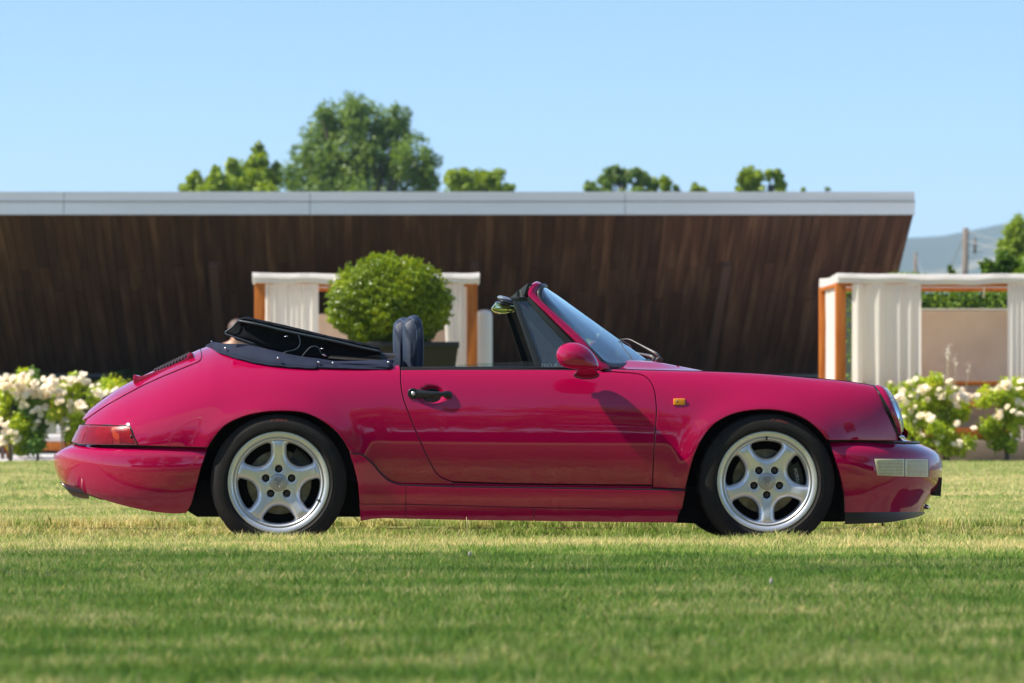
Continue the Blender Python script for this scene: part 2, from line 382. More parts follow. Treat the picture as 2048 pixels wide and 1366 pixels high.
def side_w(X, Z, flare=True, dent=False):
    X = np.asarray(X, float); Z = np.asarray(Z, float)
    zr = zr_f(X); wr = wr_f(X); zm = np.minimum(_zm(X), zr - 0.004); p = _pp(X); wm = _wm(X)
    t = np.clip((XB - X) / (XB - XR), 0, 1)
    wm = wm * (1 - t ** 2.9) ** (1 / 2.9)
    wm = np.maximum(wm, wr + 0.0)
    tau = np.clip((Z - zm) / (zr - zm), 0, 1)
    up = wr + (wm - wr) * np.power(np.clip(1 - tau ** p, 0, 1), 1 / p)
    low = wm - 0.42 * np.clip(zm - Z, 0, None) ** 2
    w = np.where(Z >= zm, up, low)
    if flare:
        f = 0.017 * np.exp(-(_dist(_aR, X, Z) / 0.055) ** 2) + 0.021 * np.exp(-(_dist(_aF, X, Z) / 0.06) ** 2)
        w = w + f * np.clip((zr - Z) / 0.06, 0, 1)
    if dent:
        e = np.sqrt(((X - HANDLE[0]) / 0.060) ** 2 + ((Z - HANDLE[2]) / 0.044) ** 2)
        w = w - 0.020 * np.clip(1.10 - e, 0, 0.5) / 0.5 * (e < 1.1) - 0.010 * np.clip(0.6 - e, 0, .6)
    return w
def onbody(px, py, wf=side_w, w0=0.75):
    w = w0
    for k in range(14):
        X, _, Z = cw(px, py, w); w = 0.5 * w + 0.5 * float(wf(X, Z))
    X, _, Z = cw(px, py, w)
    return X, Z
def top_z(X, w):
    """upper skin of the front wings and bonnet, inside the ridge"""
    X = np.asarray(X, float); w = np.abs(np.asarray(w, float))
    zr = zr_f(X); wr = wr_f(X); zc = hoodc(X) - 0.035 * (w / 0.6) ** 2
    s = np.clip((w - 0.34) / (wr - 0.34), 0, 1); s = s * s * (3 - 2 * s)
    return zc + (zr - zc) * s
_hx = [cw(p, q, 0) for p, q in ((1180,715),(1300,722),(1343,729.5),(1408,741.5),(1480,752),(1560,766),(1640,784),(1700,803),(1745,826),(1775,850),(1792,872))]
hoodc = pchip([a[0] for a in _hx], [a[2] for a in _hx])

def inside(poly, P):
    x, y = P[:, 0], P[:, 1]; r = np.zeros(len(P), bool); n = len(poly); j = n - 1
    for i in range(n):
        xi, yi = poly[i]; xj, yj = poly[j]
        c = ((yi > y) != (yj > y)) & (x < (xj - xi) * (y - yi) / (yj - yi + 1e-12) + xi)
        r ^= c; j = i
    return r
def resample(poly, d):
    P = np.vstack([poly, poly[:1]]); out = []
    for a, b in zip(P[:-1], P[1:]):
        n = max(1, int(math.ceil(np.linalg.norm(b - a) / d)))
        for k in range(n): out.append(a + (b - a) * k / n)
    return np.array(out)
def area(p): return 0.5 * np.sum(p[:, 0] * np.roll(p[:, 1], -1) - np.roll(p[:, 0], -1) * p[:, 1])
def offset(poly, d):
    """closed counter-clockwise polygon moved inwards by d"""
    a = np.roll(poly, 1, 0); b = np.roll(poly, -1, 0)
    e1 = poly - a; e2 = b - poly
    e1 /= np.linalg.norm(e1, axis=1, keepdims=True) + 1e-12; e2 /= np.linalg.norm(e2, axis=1, keepdims=True) + 1e-12
    n1 = np.c_[-e1[:, 1], e1[:, 0]]; n2 = np.c_[-e2[:, 1], e2[:, 0]]
    n = n1 + n2; L = np.linalg.norm(n, axis=1, keepdims=True); n = n / np.maximum(L, 1e-6)
    c = np.clip(np.sum(n * n1, axis=1, keepdims=True), 0.5, 1)
    return poly + n * d / c, n
def surf_panel(name, poly, m, parent, side='near', gap=0.0022, bevel=0.0025, depth=0.016, dx=0.02, wf=side_w, lift=0.0, extra=None, rows=None, res=0.014):
    """a body panel: poly is its outline as (X, Z); built on the surface wf, with rounded, returned edges. side: near, far or both"""
    poly = np.array(poly, float)
    if area(poly) < 0: poly = poly[::-1]
    poly = resample(poly, res)
    outer, _ = offset(poly, gap); inner, nn = offset(poly, gap + bevel)
    x0, x1 = poly[:, 0].min(), poly[:, 0].max(); z0, z1 = poly[:, 1].min(), poly[:, 1].max()
    pts = []
    nx = max(2, int((x1 - x0) / dx))
    xsn = x0 + (x1 - x0) * np.arange(1, nx) / nx
    if x0 < XR + 0.12: xsn = np.concatenate([xsn, XR + 0.12 * np.linspace(0.02, 1, 14) ** 2])
    taus = rows if rows is not None else None
    for x in xsn:
        zt = float(zr_f(x)); zmn = float(_zm(x))
        if rows is None:
            H = zt - zmn
            up = zmn + H * np.sin(np.linspace(0, PI / 2, max(4, int(H / dx * 1.5)))) ** 0.95 if H > .02 else np.array([])
            lo = np.arange(zmn - dx, z0, -dx)
            zs = np.concatenate([up, lo])
        else: zs = np.arange(z0, z1, dx)
        for z in zs: pts.append((x, z))
    if extra is not None: pts += extra
    pts = np.array(pts) if len(pts) else np.zeros((0, 2))
    if len(pts):
        pts = pts[inside(inner, pts)]
        if len(pts):
            d = _dist(np.vstack([inner, inner[:1]]), pts[:, 0], pts[:, 1])
            pts = pts[d > 0.30 * res]
    allp = [Vector((float(a), float(b))) for a, b in np.vstack([inner, pts])]
    n = len(inner)
    vo, ed, fc, ov, oe, of = delaunay_2d_cdt(allp, [(i, (i + 1) % n) for i in range(n)], [], 1, 1e-6)
    V2 = np.array([(v.x, v.y) for v in vo])
    Fc = [tuple(f) for f in fc]
    def ev(P):
        X, Z = P[:, 0], P[:, 1]; w = wf(X, Z) + lift; h = 1.2e-3
        wx = (wf(X + h, Z) - wf(X - h, Z)) / (2 * h); wz = (wf(X, Z + h) - wf(X, Z - h)) / (2 * h)
        nr = np.c_[-wx, -np.ones_like(X), -wz]; nr /= np.linalg.norm(nr, axis=1, keepdims=True)
        return np.c_[X, YC - w, Z], nr
    V, N = ev(V2)
    # boundary loops
    bi, nb = ev(inner); bo, no = ev(outer)
    out2 = -np.c_[nn[:, 0], np.zeros(n), nn[:, 1]]
    nbev = nb * 0.75 + out2 * 0.66; nbev /= np.linalg.norm(nbev, axis=1, keepdims=True)
    bo = bo - no * bevel * 0.7
    bd = bo - no * depth
    nf = out2 / np.linalg.norm(out2, axis=1, keepdims=True)
    k = len(V)
    V = np.vstack([V, bi, bo, bo, bd]); N = np.vstack([N, nb, nbev, nf, nf])
    # orientation: CCW in (X,Z) seen from -Y is outward
    F2 = []
    for f in Fc:
        a, b, c = V2[f[0]], V2[f[1]], V2[f[2]]
        s = (b[0]-a[0])*(c[1]-a[1]) - (b[1]-a[1])*(c[0]-a[0])
        F2.append(f if s > 0 else f[::-1])
    for i in range(n):
        j = (i + 1) % n
        F2.append((k + i, k + n + i, k + n + j, k + j))
        F2.append((k + 2*n + i, k + 3*n + i, k + 3*n + j, k + 2*n + j))
    V = V.copy()
    objs = []
    def mirrored():
        Vm = V.copy(); Vm[:, 1] = 2 * YC - Vm[:, 1]; Nm = N.copy(); Nm[:, 1] *= -1
        return Vm, [f[::-1] for f in F2], Nm
    if side == 'near': return part(name, V, F2, m, parent, True, N)
    if side == 'far':
        a, b, c = mirrored(); return part(name, a, b, m, parent, True, c)
    a, b, c = mirrored()
    o = part(name, V, F2, m, parent, True, N); part(name, a, b, m, parent, True, c); return o
def mirrorV(V): V = np.array(V, float); V[:, 1] = 2 * YC - V[:, 1]; return V
def both(mb, join=False):
    if not join: mb.mir = True; return mb
    V = mirrorV(mb.V); k = len(mb.V); F2 = [tuple(i + k for i in f)[::-1] for f in mb.F]
    mb.V = list(mb.V) + [tuple(v) for v in V]; mb.F = list(mb.F) + F2; return mb
def do_mirror():
    mp = {}
    for o in MIR:
        me = o.data.copy(); n = len(me.vertices); co = np.empty(n * 3, np.float32); me.vertices.foreach_get('co', co); co = co.reshape(-1, 3)
        oy = world_loc(o)[1]; par = mp.get(o.parent, o.parent); loc = Vector(o.location)
        py = world_loc(par)[1] + loc[1]
        co[:, 1] = 2 * YC - (co[:, 1] + oy) - py
        me.vertices.foreach_set('co', co.ravel()); me.flip_normals(); me.update()
        c = bpy.data.objects.new(o.name.split('.')[0], me); sc.collection.objects.link(c); c.parent = par; c.location = loc; mp[o] = c
    MIR.clear()
def far(mb):
    r = MB(); r.V = [tuple(v) for v in mirrorV(mb.V)]; r.F = [f[::-1] for f in mb.F]; return r
B = lambda pts, wf=side_w: [onbody(a, b, wf) for a, b in pts]
def R_(pxs):   # points on the ridge
    out = []
    for p in pxs:
        w = float(np.interp(p, [a[0] for a in ridge_px], [a[2] for a in ridge_px]))
        x = (p - CX) * (YC - w) / F; out.append((x, float(zr_f(x)) - 1e-4))
    return out

car = thing('convertible_car', (xat(1000, 0), YC, ZP), 'magenta red open-topped sports car with silver five-spoke wheels parked side-on on the lawn', 'car')
P = M['paint']
DOOR_REAR = [(801,739),(802,768),(808,800),(824,842),(840,881),(856,916),(870,942),(884,955.5),(905,963.5)]
DOOR_FRONT = [(1304.7,970.5),(1309,880.6),(1313,828),(1311,792.7),(1305.8,771.6),(1295,755.8),(1277.7,747.7),(1242.5,744.3),(1206,742.2)]
dr = [tuple(p) for p in dense(DOOR_REAR, 4)]; df = [tuple(p) for p in dense(DOOR_FRONT, 4)]
door_outline = dr + [(960,965.5),(1031.6,967.5),(1170,969.5)] + df + [(1196,739.2),(1100,738.6),(900,738.4)]
hx = [(HANDLE[0] + a * math.cos(t), HANDLE[2] + a * 0.73 * math.sin(t)) for a in (0.012, .024, .034, .042, .050, .056, .061, .066) for t in np.linspace(0, 2*PI, 28, endpoint=False)]
dwf = lambda X, Z: side_w(X, Z, True, True)
door = surf_panel('door', B(door_outline), P, car, 'near', wf=dwf, extra=hx, dx=0.018)
surf_panel('door', B(door_outline), P, car, 'far', dx=0.03)
SILL_TOP = [(700,905.8),(713,906.8),(725.7,910.5),(743,924.6),(761,945.7),(778,961),(796,968.5),(813.6,970.3)]
st = [tuple(p) for p in dense(SILL_TOP, 3)]
arR = [tuple(p) for p in dense(ARCH_R, 4) if p[1] < 904 and p[0] > 404]
LID = [(166,846.6),(174,836.5),(186.6,827.2),(210.7,811),(241.7,793.7),(286.4,769.6),(320.8,754),(362,737),(386,727.3),(396,723),(401,719),(403.5,711),(402.5,703)]
quarter = dr + [(905,966.5),(905,973)] + [(860,971.8)] + st[::-1] + arR[::-1] + [(412,895.5),(340,893.8),(276.5,891.7),(274,886),(259.5,852),(210,850.4),(170,849)] + [(168,847.5)] + \
          [(p[0]+0.2, p[1]+0.5) for p in LID[1:]]
q = B(quarter)
q += [(xat(402, 0) - .0, float(zr_f(xat(402, 0))) - 0.0006)] + R_([410, 425, 440, 460, 480, 500, 520, 560, 600, 640, 680, 720, 760, 799])
surf_panel('rear_wing', q, P, car, 'near', dx=0.022)
surf_panel('rear_wing', q, P, car, 'far', dx=0.035)
sill = [(905,965.6),(1031,969.3),(1304,972.4)] + [(1304,979),(1137,976.5),(905,973)]
surf_panel('door_sill', B(sill), P, car, 'both', dx=0.05, gap=0.0008, bevel=0.001)
arF = [tuple(p) for p in dense(ARCH_F, 4) if 830 > 0 and p[1] < 978.5 and (p[0] < 1500 or p[1] < 880.5)]
LAMP_GAP = [(1747.8,771.5),(1757,785.5),(1770,813.8),(1783.4,845.4),(1795,869)]
front = [(1305.5,976.5)] + df + [(1207,741.0)] 
fr = B(front) + R_([1212, 1240, 1270, 1300, 1340, 1380, 1420, 1460, 1500, 1540, 1580, 1620, 1650, 1680, 1710, 1735, 1747]) + B([tuple(p) for p in dense(LAMP_GAP, 3)] + [(1797,882)] + [(1740,881.5),(1657,880.5)] + arF[::-1] + [(1371.5,978.5)])
for s in ('near', 'far'):
    f_ = surf_panel('front_wing', fr, P, car, s, dx=0.022 if s == 'near' else 0.035)
# inner shoulder of the front wings + bonnet
def top_patch(name, xs, ws, m, parent):
    V = []; N = []
    for x in xs:
        for w in ws(x):
            h = 1e-3
            z = float(top_z(x, w)); zx = float(top_z(x + h, w) - top_z(x - h, w)) / (2*h); zw = float(top_z(x, w + h) - top_z(x, w - h)) / (2*h)
            n = np.array([-zx, zw, 1.0]); n /= np.linalg.norm(n)
            V.append((x, YC - w, z)); N.append(n)
    nx = len(xs); m_ = len(ws(xs[0])); Fc = [(i*m_+j, (i+1)*m_+j, (i+1)*m_+j+1, i*m_+j+1) for i in range(nx-1) for j in range(m_-1)]
    a, b, c = (np.array(V[i]) for i in Fc[0][:3]); s = np.dot(np.cross(b - a, c - a), N[Fc[0][0]])
    return part(name, V, Fc if s > 0 else [f[::-1] for f in Fc], m, parent, True, N)
xs_ = np.linspace(xat(1206, .6), xat(1764, .55), 60)
o = top_patch('wing_top', xs_, lambda x: np.linspace(float(wr_f(x)), 0.40, 12), P, car)
o = top_patch('wing_top', xs_, lambda x: np.linspace(-0.40, -float(wr_f(x)), 12), P, car)
xs_h = np.linspace(xat(1346, 0) , xat(1792, 0), 60)
top_patch('bonnet', xs_h, lambda x: np.linspace(0.397, -0.397, 33), P, car)
xs_c = np.linspace(xat(1180, 0), xat(1341, 0), 16)
top_patch('cowl_panel', xs_c, lambda x: np.linspace(0.397, -0.397, 25), P, car)
# lid
lp = B(LID); lid = [(xat(168.5, 0), float(zr_f(xat(168.5, 0))) - 1e-4)] + lp[1:] + [(xat(p, 0), float(zr_f(xat(p, 0))) - 1e-4) for p in (402, 391, 370, 345, 320, 300, 280, 267, 250, 238, 222, 210, 196, 188, 182, 176, 171)]
surf_panel('engine_lid', lid, P, car, 'both', gap=0.0012, dx=0.02)
# dark shell just under the panels: closes the gaps
shell_n = B([(176,850)] + LID[1:4]) + [(xat(p, 0), float(zr_f(xat(p, 0))) - .004) for p in (215, 267, 345, 400)] + [(a, b - 0.004) for a, b in R_([420, 480, 560, 680, 801, 1000, 1200, 1300, 1500, 1650, 1740])] + \
          B([(1790,868),(1790,886),(1662,886)] + [(p[0], p[1]) for p in arF[::-1]] + [(1368,1000),(730,1000)] + [tuple(p) for p in dense(ARCH_R, 3)[::-1] if p[0] < 710 and p[1] < 900] + [(404,898),(200,896)])
surf_panel('inner_shell', shell_n, M['black_matt'], car, 'both', lift=-0.014, depth=0.001, dx=0.04, gap=0.006, bevel=0.001, res=0.03)

# wheel arch liners, floor
for A in (_aR, _aF):
    mb = MB()
    rows = [[(x, YC - w, z) for x, z in A] for w in (.80, .7, .6, .5, .42)]
    mb.grid(rows); L = len(A); mb.F.append(tuple(4 * L + k for k in range(L)))
    both(mb).build('wheel_arch_liner', M['black_matt'], car)
mb = MB(); zf = zat(1040, .7)
fl = [(xat(330),.55,zat(1000)), (xat(390), .60, zat(1036)), (xat(722), .60, zat(1036)), (xat(723), .74, zat(1036)), (xat(1355), .74, zat(1043)), (xat(1356), .60, zat(1048)), (xat(1400), .55, zat(1050)), (xat(1640), .55, zat(1046)), (xat(1690), .60, zat(1046)), (xat(1800), .45, zat(1042))]
rows = [[(x, YC - w, z), (x, YC - w, z + .17), (x, YC + w, z + .17), (x, YC + w, z)] for x, w, z in fl]
mb.grid(rows, closed_u=True)
o = mb.build('floor_pan', M['black_matt'], car); auto_smooth(o)

# ---- bumpers: slices wrapped round the ends
class Bumper:
    def __init__(s, Tf, Bf, pxr, pxa, W, n): s.T, s.B, s.pr, s.pa, s.W, s.n = Tf, Bf, pxr, pxa, W, n
    def px(s, v, phi):
        a = float(s.pa(v)); r = float(s.pr(v)); return a + (r - a) * math.sin(phi) ** (2 / s.n)
    def pt(s, v, phi, lift=0.0):
        px = s.px(v, phi); w = (float(s.W(v)) + lift) * max(math.cos(phi), 0) ** (2 / s.n)
        py = float(s.T(px)) + v * (float(s.B(px)) - float(s.T(px)))
        p = cw(px, py, w)
        return p
    def at(s, px, py, lift=0.0):
        t = float(s.T(px)); v = (py - t) / (float(s.B(px)) - t)
        a = float(s.pa(v)); r = float(s.pr(v)); f = min(max((px - a) / (r - a), 0), 1)
        phi = math.asin(min(1, f ** (s.n / 2)))
        return s.pt(v, phi, lift), v, phi
    def mesh(s, name, m, parent, v0=0, v1=1, nv=26, nphi=34, inner=0.02):
        mb = MB(); vs = list(v0 + (v1 - v0) * np.linspace(0, 1, nv) ** 1.25)
        ph = list(np.linspace(0.0, PI / 2, nphi))
        rows = []
        for v in vs: rows.append([tuple(s.pt(v, p)) for p in ph])
        # returned edge at the wheel arch and below
        def inn(v, p):
            q = s.pt(v, p); q[1] += inner * 1.6 * math.cos(p) ; q[2] += 0
            return tuple(q)
        rows.append([tuple(np.array(s.pt(v1, p)) * [1, 1, 1] + [0, 0.05 * math.cos(p), 0.012]) for p in ph])
        mb.grid(rows)
        both(mb, True)
        k = len(mb.V) // 2
        e = [tuple(s.pt(v, 0.0)) for v in vs]; e2 = [(a, b + 0.07, c) for a, b, c in e]
        mb2 = MB().grid([e, e2]); both(mb2, True); mb.add(mb2.V, mb2.F)
        o = mb.build(name, m, parent)
        bm = bmesh.new(); bm.from_mesh(o.data); bmesh.ops.remove_doubles(bm, verts=bm.verts, dist=1e-4)
        bmesh.ops.recalc_face_normals(bm, faces=bm.faces)
        for ed_ in bm.edges:
            if len(ed_.link_faces) == 2 and ed_.calc_face_angle(0) > math.radians(50): ed_.smooth = False
        bm.to_mesh(o.data); bm.free(); return o
rbT = pchip([105, 111, 125, 145, 200, 300, 415], [901.5, 898.3, 891.8, 887.6, 890.0, 891.8, 894.0])
rbB = pchip([105, 118, 140, 166, 217.6, 272.6, 327.6, 362, 372, 380, 415], [955, 961, 972, 984, 1002.5, 1017, 1025.8, 1027.8, 1026, 1021, 1012])
rbr = pchip([0, .05, .12, .2, .35, .5, .65, .8, .92, 1], [146, 127, 112.5, 107.3, 106.6, 107.5, 109.5, 112.5, 116, 121])
rba = pchip([0, .1, .35, .6, .8, .92, 1], [415, 411.5, 401, 393, 386.5, 381, 372])
rbW = pchip([0, .03, .075, .13, .3, .55, .8, .93, 1], [.782, .792, .806, .815, .820, .812, .792, .770, .748])
rbump = Bumper(rbT, rbB, rbr, rba, rbW, 2.7)
rbump.mesh('rear_bumper', P, car)
fbT = lambda px: 881.6 + (px - 1657) * 0.028
fbB = lambda px: 1024.6 - (px - 1690) * 0.006
fbr = pchip([0, .05, .15, .27, .38, .5, .62, .75, .92, 1], [1838, 1857, 1877, 1884, 1885.5, 1884.5, 1880, 1866.4, 1853, 1850])
fba = pchip([0, .1, .3, .5, .75, 1], [1657.5, 1663, 1673.5, 1682, 1687.5, 1689.7])
fbW = pchip([0, .03, .10, .2, .3, .45, .6, .8, 1], [.758, .772, .796, .806, .808, .806, .800, .786, .764])
fbump = Bumper(fbT, fbB, fbr, fba, fbW, 2.55)
fbump.mesh('front_bumper', P, car)
# shelf between bumper and body, front and rear
mb = MB(); ph = np.linspace(0, PI/2, 26)
rows = [[tuple(fbump.pt(0, p)) for p in ph], [tuple(fbump.pt(0, p) * [1, 1, 1] + np.array([-.03 * math.sin(p), .04 * math.cos(p), .004 + .004*math.sin(p)])) for p in ph],
        [tuple(fbump.pt(0, p) + np.array([-.11 * math.sin(p), .09 * math.cos(p), .004 + .036 * math.sin(p)**2])) for p in ph], [tuple(fbump.pt(0, p) + np.array([-.2 * math.sin(p), .12 * math.cos(p), .004 + .04 * math.sin(p)**2])) for p in ph]]
mb.grid(rows, flip=True); both(mb, True); mb.build('bumper_shelf', P, car)
mb = MB()
rows = [[tuple(rbump.pt(0, p)) for p in ph], [tuple(rbump.pt(0, p) + np.array([.06 * math.sin(p), .05 * math.cos(p), .002])) for p in ph]]
mb.grid(rows); both(mb, True); mb.build('bumper_shelf', P, car)
# black strips along bumper top edges
mb = MB(); mb.tube([rbump.pt(0, p) + np.array([0, -.001, .0022]) for p in np.linspace(0, PI/2, 40)], .0020, 6); both(mb, True); mb.build('bumper_strip', M['black_trim'], car)
mb = MB(); mb.tube([fbump.pt(0, p) + np.array([0, -.004, .004]) for p in np.linspace(0, PI/2, 40)], [.0052] * 40, 8); both(mb, True); mb.build('bumper_strip', M['black_trim'], car)
# front lip
mb = MB()
lipB = pchip([1689, 1765, 1817.7, 1844, 1852], [1048.6, 1045.7, 1038, 1030.5, 1025])
ph2 = np.linspace(0, PI/2, 30); r0 = []; r1 = []; r2 = []
for p in ph2:
    a = fbump.pt(1.0, p); px = fbump.px(1.0, p); w = YC - a[1]
    r0.append(tuple(a + [0, .002 * math.cos(p), .001])); b = cw(px, float(lipB(px)), w * .992); r1.append(tuple(b)); r2.append((b[0] - .02*math.sin(p), b[1] + .05 * math.cos(p), b[2] + .004))
mb.grid([r0, [tuple(np.array(a)*.5 + np.array(b)*.5 + [0, -.004*math.cos(p), 0]) for a, b, p in zip(r0, r1, ph2)], r1, r2]); both(mb, True); o = mb.build('front_lip', M['black_trim'], car); auto_smooth(o, 40)
mb = MB(); c = cw(1765, 1047, .5); mb.box(c - [.004, .004, .012], c + [.004, .004, .01]); mb.build('lip_bracket', M['black_matt'], car, False)
# number plate mount seen past the nose
mb = MB(); a = cw(1878, 972, 0); b = cw(1885, 952, 0)
mb.hexa([(cw(1866,0,.26)[0], YC-.26, cw(0, 989, 0)[2]), (cw(1881.5,0,.26)[0], YC-.26, cw(0, 990, 0)[2]), (cw(1881.5,0,.26)[0], YC+.26, cw(0, 990, 0)[2]), (cw(1866,0,.26)[0], YC+.26, cw(0, 989, 0)[2]),
         (cw(1872,0,.26)[0], YC-.26, cw(0, 957, 0)[2]), (cw(1884.5,0,.26)[0], YC-.26, cw(0, 953, 0)[2]), (cw(1884.5,0,.26)[0], YC+.26, cw(0, 953, 0)[2]), (cw(1872,0,.26)[0], YC+.26, cw(0, 957, 0)[2])])
mb.build('number_plate_mount', M['black_trim'], car, False)
mb = MB(); mb.ball(cw(1853.5, 1014, .18), .012); both(mb); mb.build('tow_eye_cap', M['chrome'], car)

# ---- rocker (sill cover)
def rock_w(X, Z):
    zt = zat(974, .8); zc = zat(1012, .8)
    base = side_w(X, Z)
    w = 0.804 - 0.004 * np.clip((zt - Z) / (zt - zc), 0, 1) ** 2 - 0.25 * np.clip(zc - Z, 0, None) ** 1.2
    rear = np.clip((xat(800) - X) / (xat(800) - xat(700)), 0, 1); rear = rear * rear * (3 - 2 * rear)
    w = w + rear * 0.016
    return w + 0.0
rk_top = [(699.5,907.3)] + [(p[0]-.5, p[1]+1.6) for p in st[1:]]
rockA = rk_top + [(811.6,971.8),(811.6,1008),(719.2,1008)] + [(719.5,1003),(716,966),(707.5,930.6)]
rockA2 = [(719.0,1008.6),(811.6,1008.6),(811.6,1038),(790,1037.2),(768,1036.6),(745,1038),(721.2,1042.5)]
rockB = [(812.2,971.8),(905,974.7),(1137,978),(1304,980.4),(1371,981.6),(1364,1017.7),(1358.8,1020.2),(1240,1018),(1068,1014.5),(940,1011.5),(812.2,1008)]
rockB1 = [(812.2,1008.8),(940,1012.3),(1068,1015.3),(1068,1042),(940,1040.5),(812.2,1038)]
rockB2 = [(1068.8,1015.3),(1240,1018.8),(1358.5,1021),(1354,1042),(1350,1044.6),(1341,1045.5),(1200,1044),(1068.8,1042)]
for pl, nm in ((rockA, 'rocker_panel'), (rockB, 'rocker_panel'), (rockA2, 'rocker_lower_panel'), (rockB1, 'rocker_lower_panel'), (rockB2, 'rocker_lower_panel')):
    surf_panel(nm, B(pl, rock_w), P, car, 'both', wf=rock_w, gap=0.0006, bevel=0.0014, dx=0.02, rows=1)
mb = MB(); tp = [onbody(a, b, rock_w) for a, b in [(p[0], p[1]+.2) for p in st] + [(905,973.3),(1137,976.6),(1304,979),(1371.5,980)]]
mb.tube([(x, YC - float(rock_w(x, z)) + .004, z) for x, z in tp], .0034, 6); both(mb); mb.build('rocker_seal', M['black_trim'], car)
# ---- lamps
TL = [(149.2,887.2),(150.5,881),(156,866),(161.2,849.5),(210,850.6),(258.6,852.4),(275.6,891.2),(210,889.8)]
def bsub(px0, px1, py0=851.5, py1=889.5):
    """part of the tail lamp between two slanted cuts"""
    f = lambda px, s: (px + (s * 13), 0)
    top = lambda x: 849.6 + (x - 161) * .029; bot = lambda x: 887.6 + (x - 149) * .029
    return [(px0 + 2, top(px0) + 1.6), (px1 - 4, top(px1) + 1.6), (px1 + 9, bot(px1) - 1.8), (px0 - 7, bot(px0) - 1.8)]
tail = [(xat(p, 0), float(zr_f(xat(p, 0))) - 1e-4) for p in (164.5, 158, 153, 149.8)]
tlo = B([(163,849.4),(210,850.7),(258.4,852.4),(275.4,891),(210,889.8),(160,888.6)])
surf_panel('tail_lamp', [(x, z) for x, z in tail[::-1]] + tlo, M['lens_rim'], car, 'both', gap=.0012, bevel=.0012, dx=.03, depth=.01, lift=-.001)
lampo = [c for c in car.children if c.name.startswith('tail_lamp')][0]
mb = MB(); pts = [onbody(a, b) for a, b in ((165,848.6),(210,849.8),(259.6,851.6),(264,860),(276.6,891.8))]
mb.tube([(x, YC - float(side_w(x, z)) - .001, z) for x, z in pts], .0032, 6); both(mb); mb.build('lamp_seal', M['black_trim'], lampo)
for (a, b, mt) in ((176, 222, 'red_lens'), (222.6, 236, 'red_lens_amber'), (236.6, 259, 'red_lens')):
    pl = B([(a, 853.6), (b, 854.2), (b + (5 if b < 250 else 10), 887.6), (a + (5 if a > 200 else -12), 886.4)])
    surf_panel('lens', pl, M[mt], lampo, 'both', gap=.0003, bevel=.0012, dx=.02, lift=.0015, depth=.004)
pl = [(x + .004, z) for x, z in tail[1:][::-1]] + B([(168,852.6),(175.4,853.0),(163.4,886.2),(156,886)])
surf_panel('lens', pl, M['red_lens'], lampo, 'both', gap=.0004, bevel=.001, dx=.02, lift=.0015, depth=.004)
mb = MB(); x, z = onbody(262.5, 873); mb.disc((x, YC - float(side_w(x, z)) + .002, z), .006, (0, -1, 0), 10, .008); both(mb); mb.build('screw', M['black_trim'], lampo)
# front bumper lamp (indicator + fog)
def bpatch(name, pxy, m, parent, lift, res=10, inset=0.0):
    """patch on the front bumper given by 4 corners (photo px), rounded slightly"""
    (ax, ay), (bx, by), (cx_, cy_), (dx_, dy_) = pxy
    rows = []
    for i in range(res + 1):
        t = i / res; r = []
        for j in range(res * 2 + 1):
            s = j / (res * 2)
            px = (ax*(1-s)+bx*s)*(1-t) + (dx_*(1-s)+cx_*s)*t; py = (ay*(1-s)+by*s)*(1-t) + (dy_*(1-s)+cy_*s)*t
            e = min(t, 1-t, s*2, (1-s)*2); l = lift - 0.003 * max(0, 1 - e / 0.09) ** 2
            r.append(tuple(fbump.at(px, py, l)[0]))
        rows.append(r)
    mb = MB().grid(rows); both(mb); return mb.build(name, m, parent)
fl = bpatch('front_lamp', [(1746.3,915.4),(1877,917.2),(1874,957.2),(1752.5,952.4)], M['black_trim'], car, .0008)
bpatch('lamp_surround', [(1858.2,918.6),(1875.5,919.4),(1873,955.6),(1858.2,955.2)], P, fl, .003)
bpatch('indicator_lens', [(1748.8,917.6),(1808.6,917.8),(1808.6,952.8),(1755,951)], M['clear_lens'], fl, .0045)
bpatch('fog_lamp_lens', [(1810.4,917.9),(1856.4,918.4),(1856.4,953.8),(1810.4,953.0)], M['clear_lens'], fl, .0045)
mb = MB()
for k in range(11):
    y = 921 + k * 2.9
    mb.tube([fbump.at(px, y, .0052)[0] for px in np.linspace(1752.5 + k*.5, 1806, 8)], .0011, 4)
for k in range(13):
    y = 921 + k * 2.45
    mb.tube([fbump.at(px, y, .0052)[0] for px in np.linspace(1814, 1853, 6)], .0009, 4)
both(mb); tag(mb.build('lens_ribs', mat('rib_plastic', (0.26, 0.22, 0.10), rough=.4), fl), kind='stuff')
mb = MB()
for k in range(3):
    mb.box(fbump.at(1862, 925 + k * 9, .0)[0] - [0, .002, .004], fbump.at(1872, 925 + k*9, .0)[0] + [0, -.001, .003])
# side marker
sm = MB(); x, z = onbody(1358.3, 803.5); w = float(side_w(x, z))
a = .0268; b = .0148
sm.box((x - a, YC - w - .010, z - b), (x + a, YC - w + .01, z + b)); o = sm.build('side_marker_lamp', M['amber'], car); bev(o, .004, 3)
mb = MB().disc((x - .009, YC - w - .0095, z), .0045, (0, -1, 0), 12, .0015); mb.build('screw', M['dark_metal'], o)
o2 = far(sm).build('side_marker_lamp', M['amber'], car); bev(o2, .004, 3)
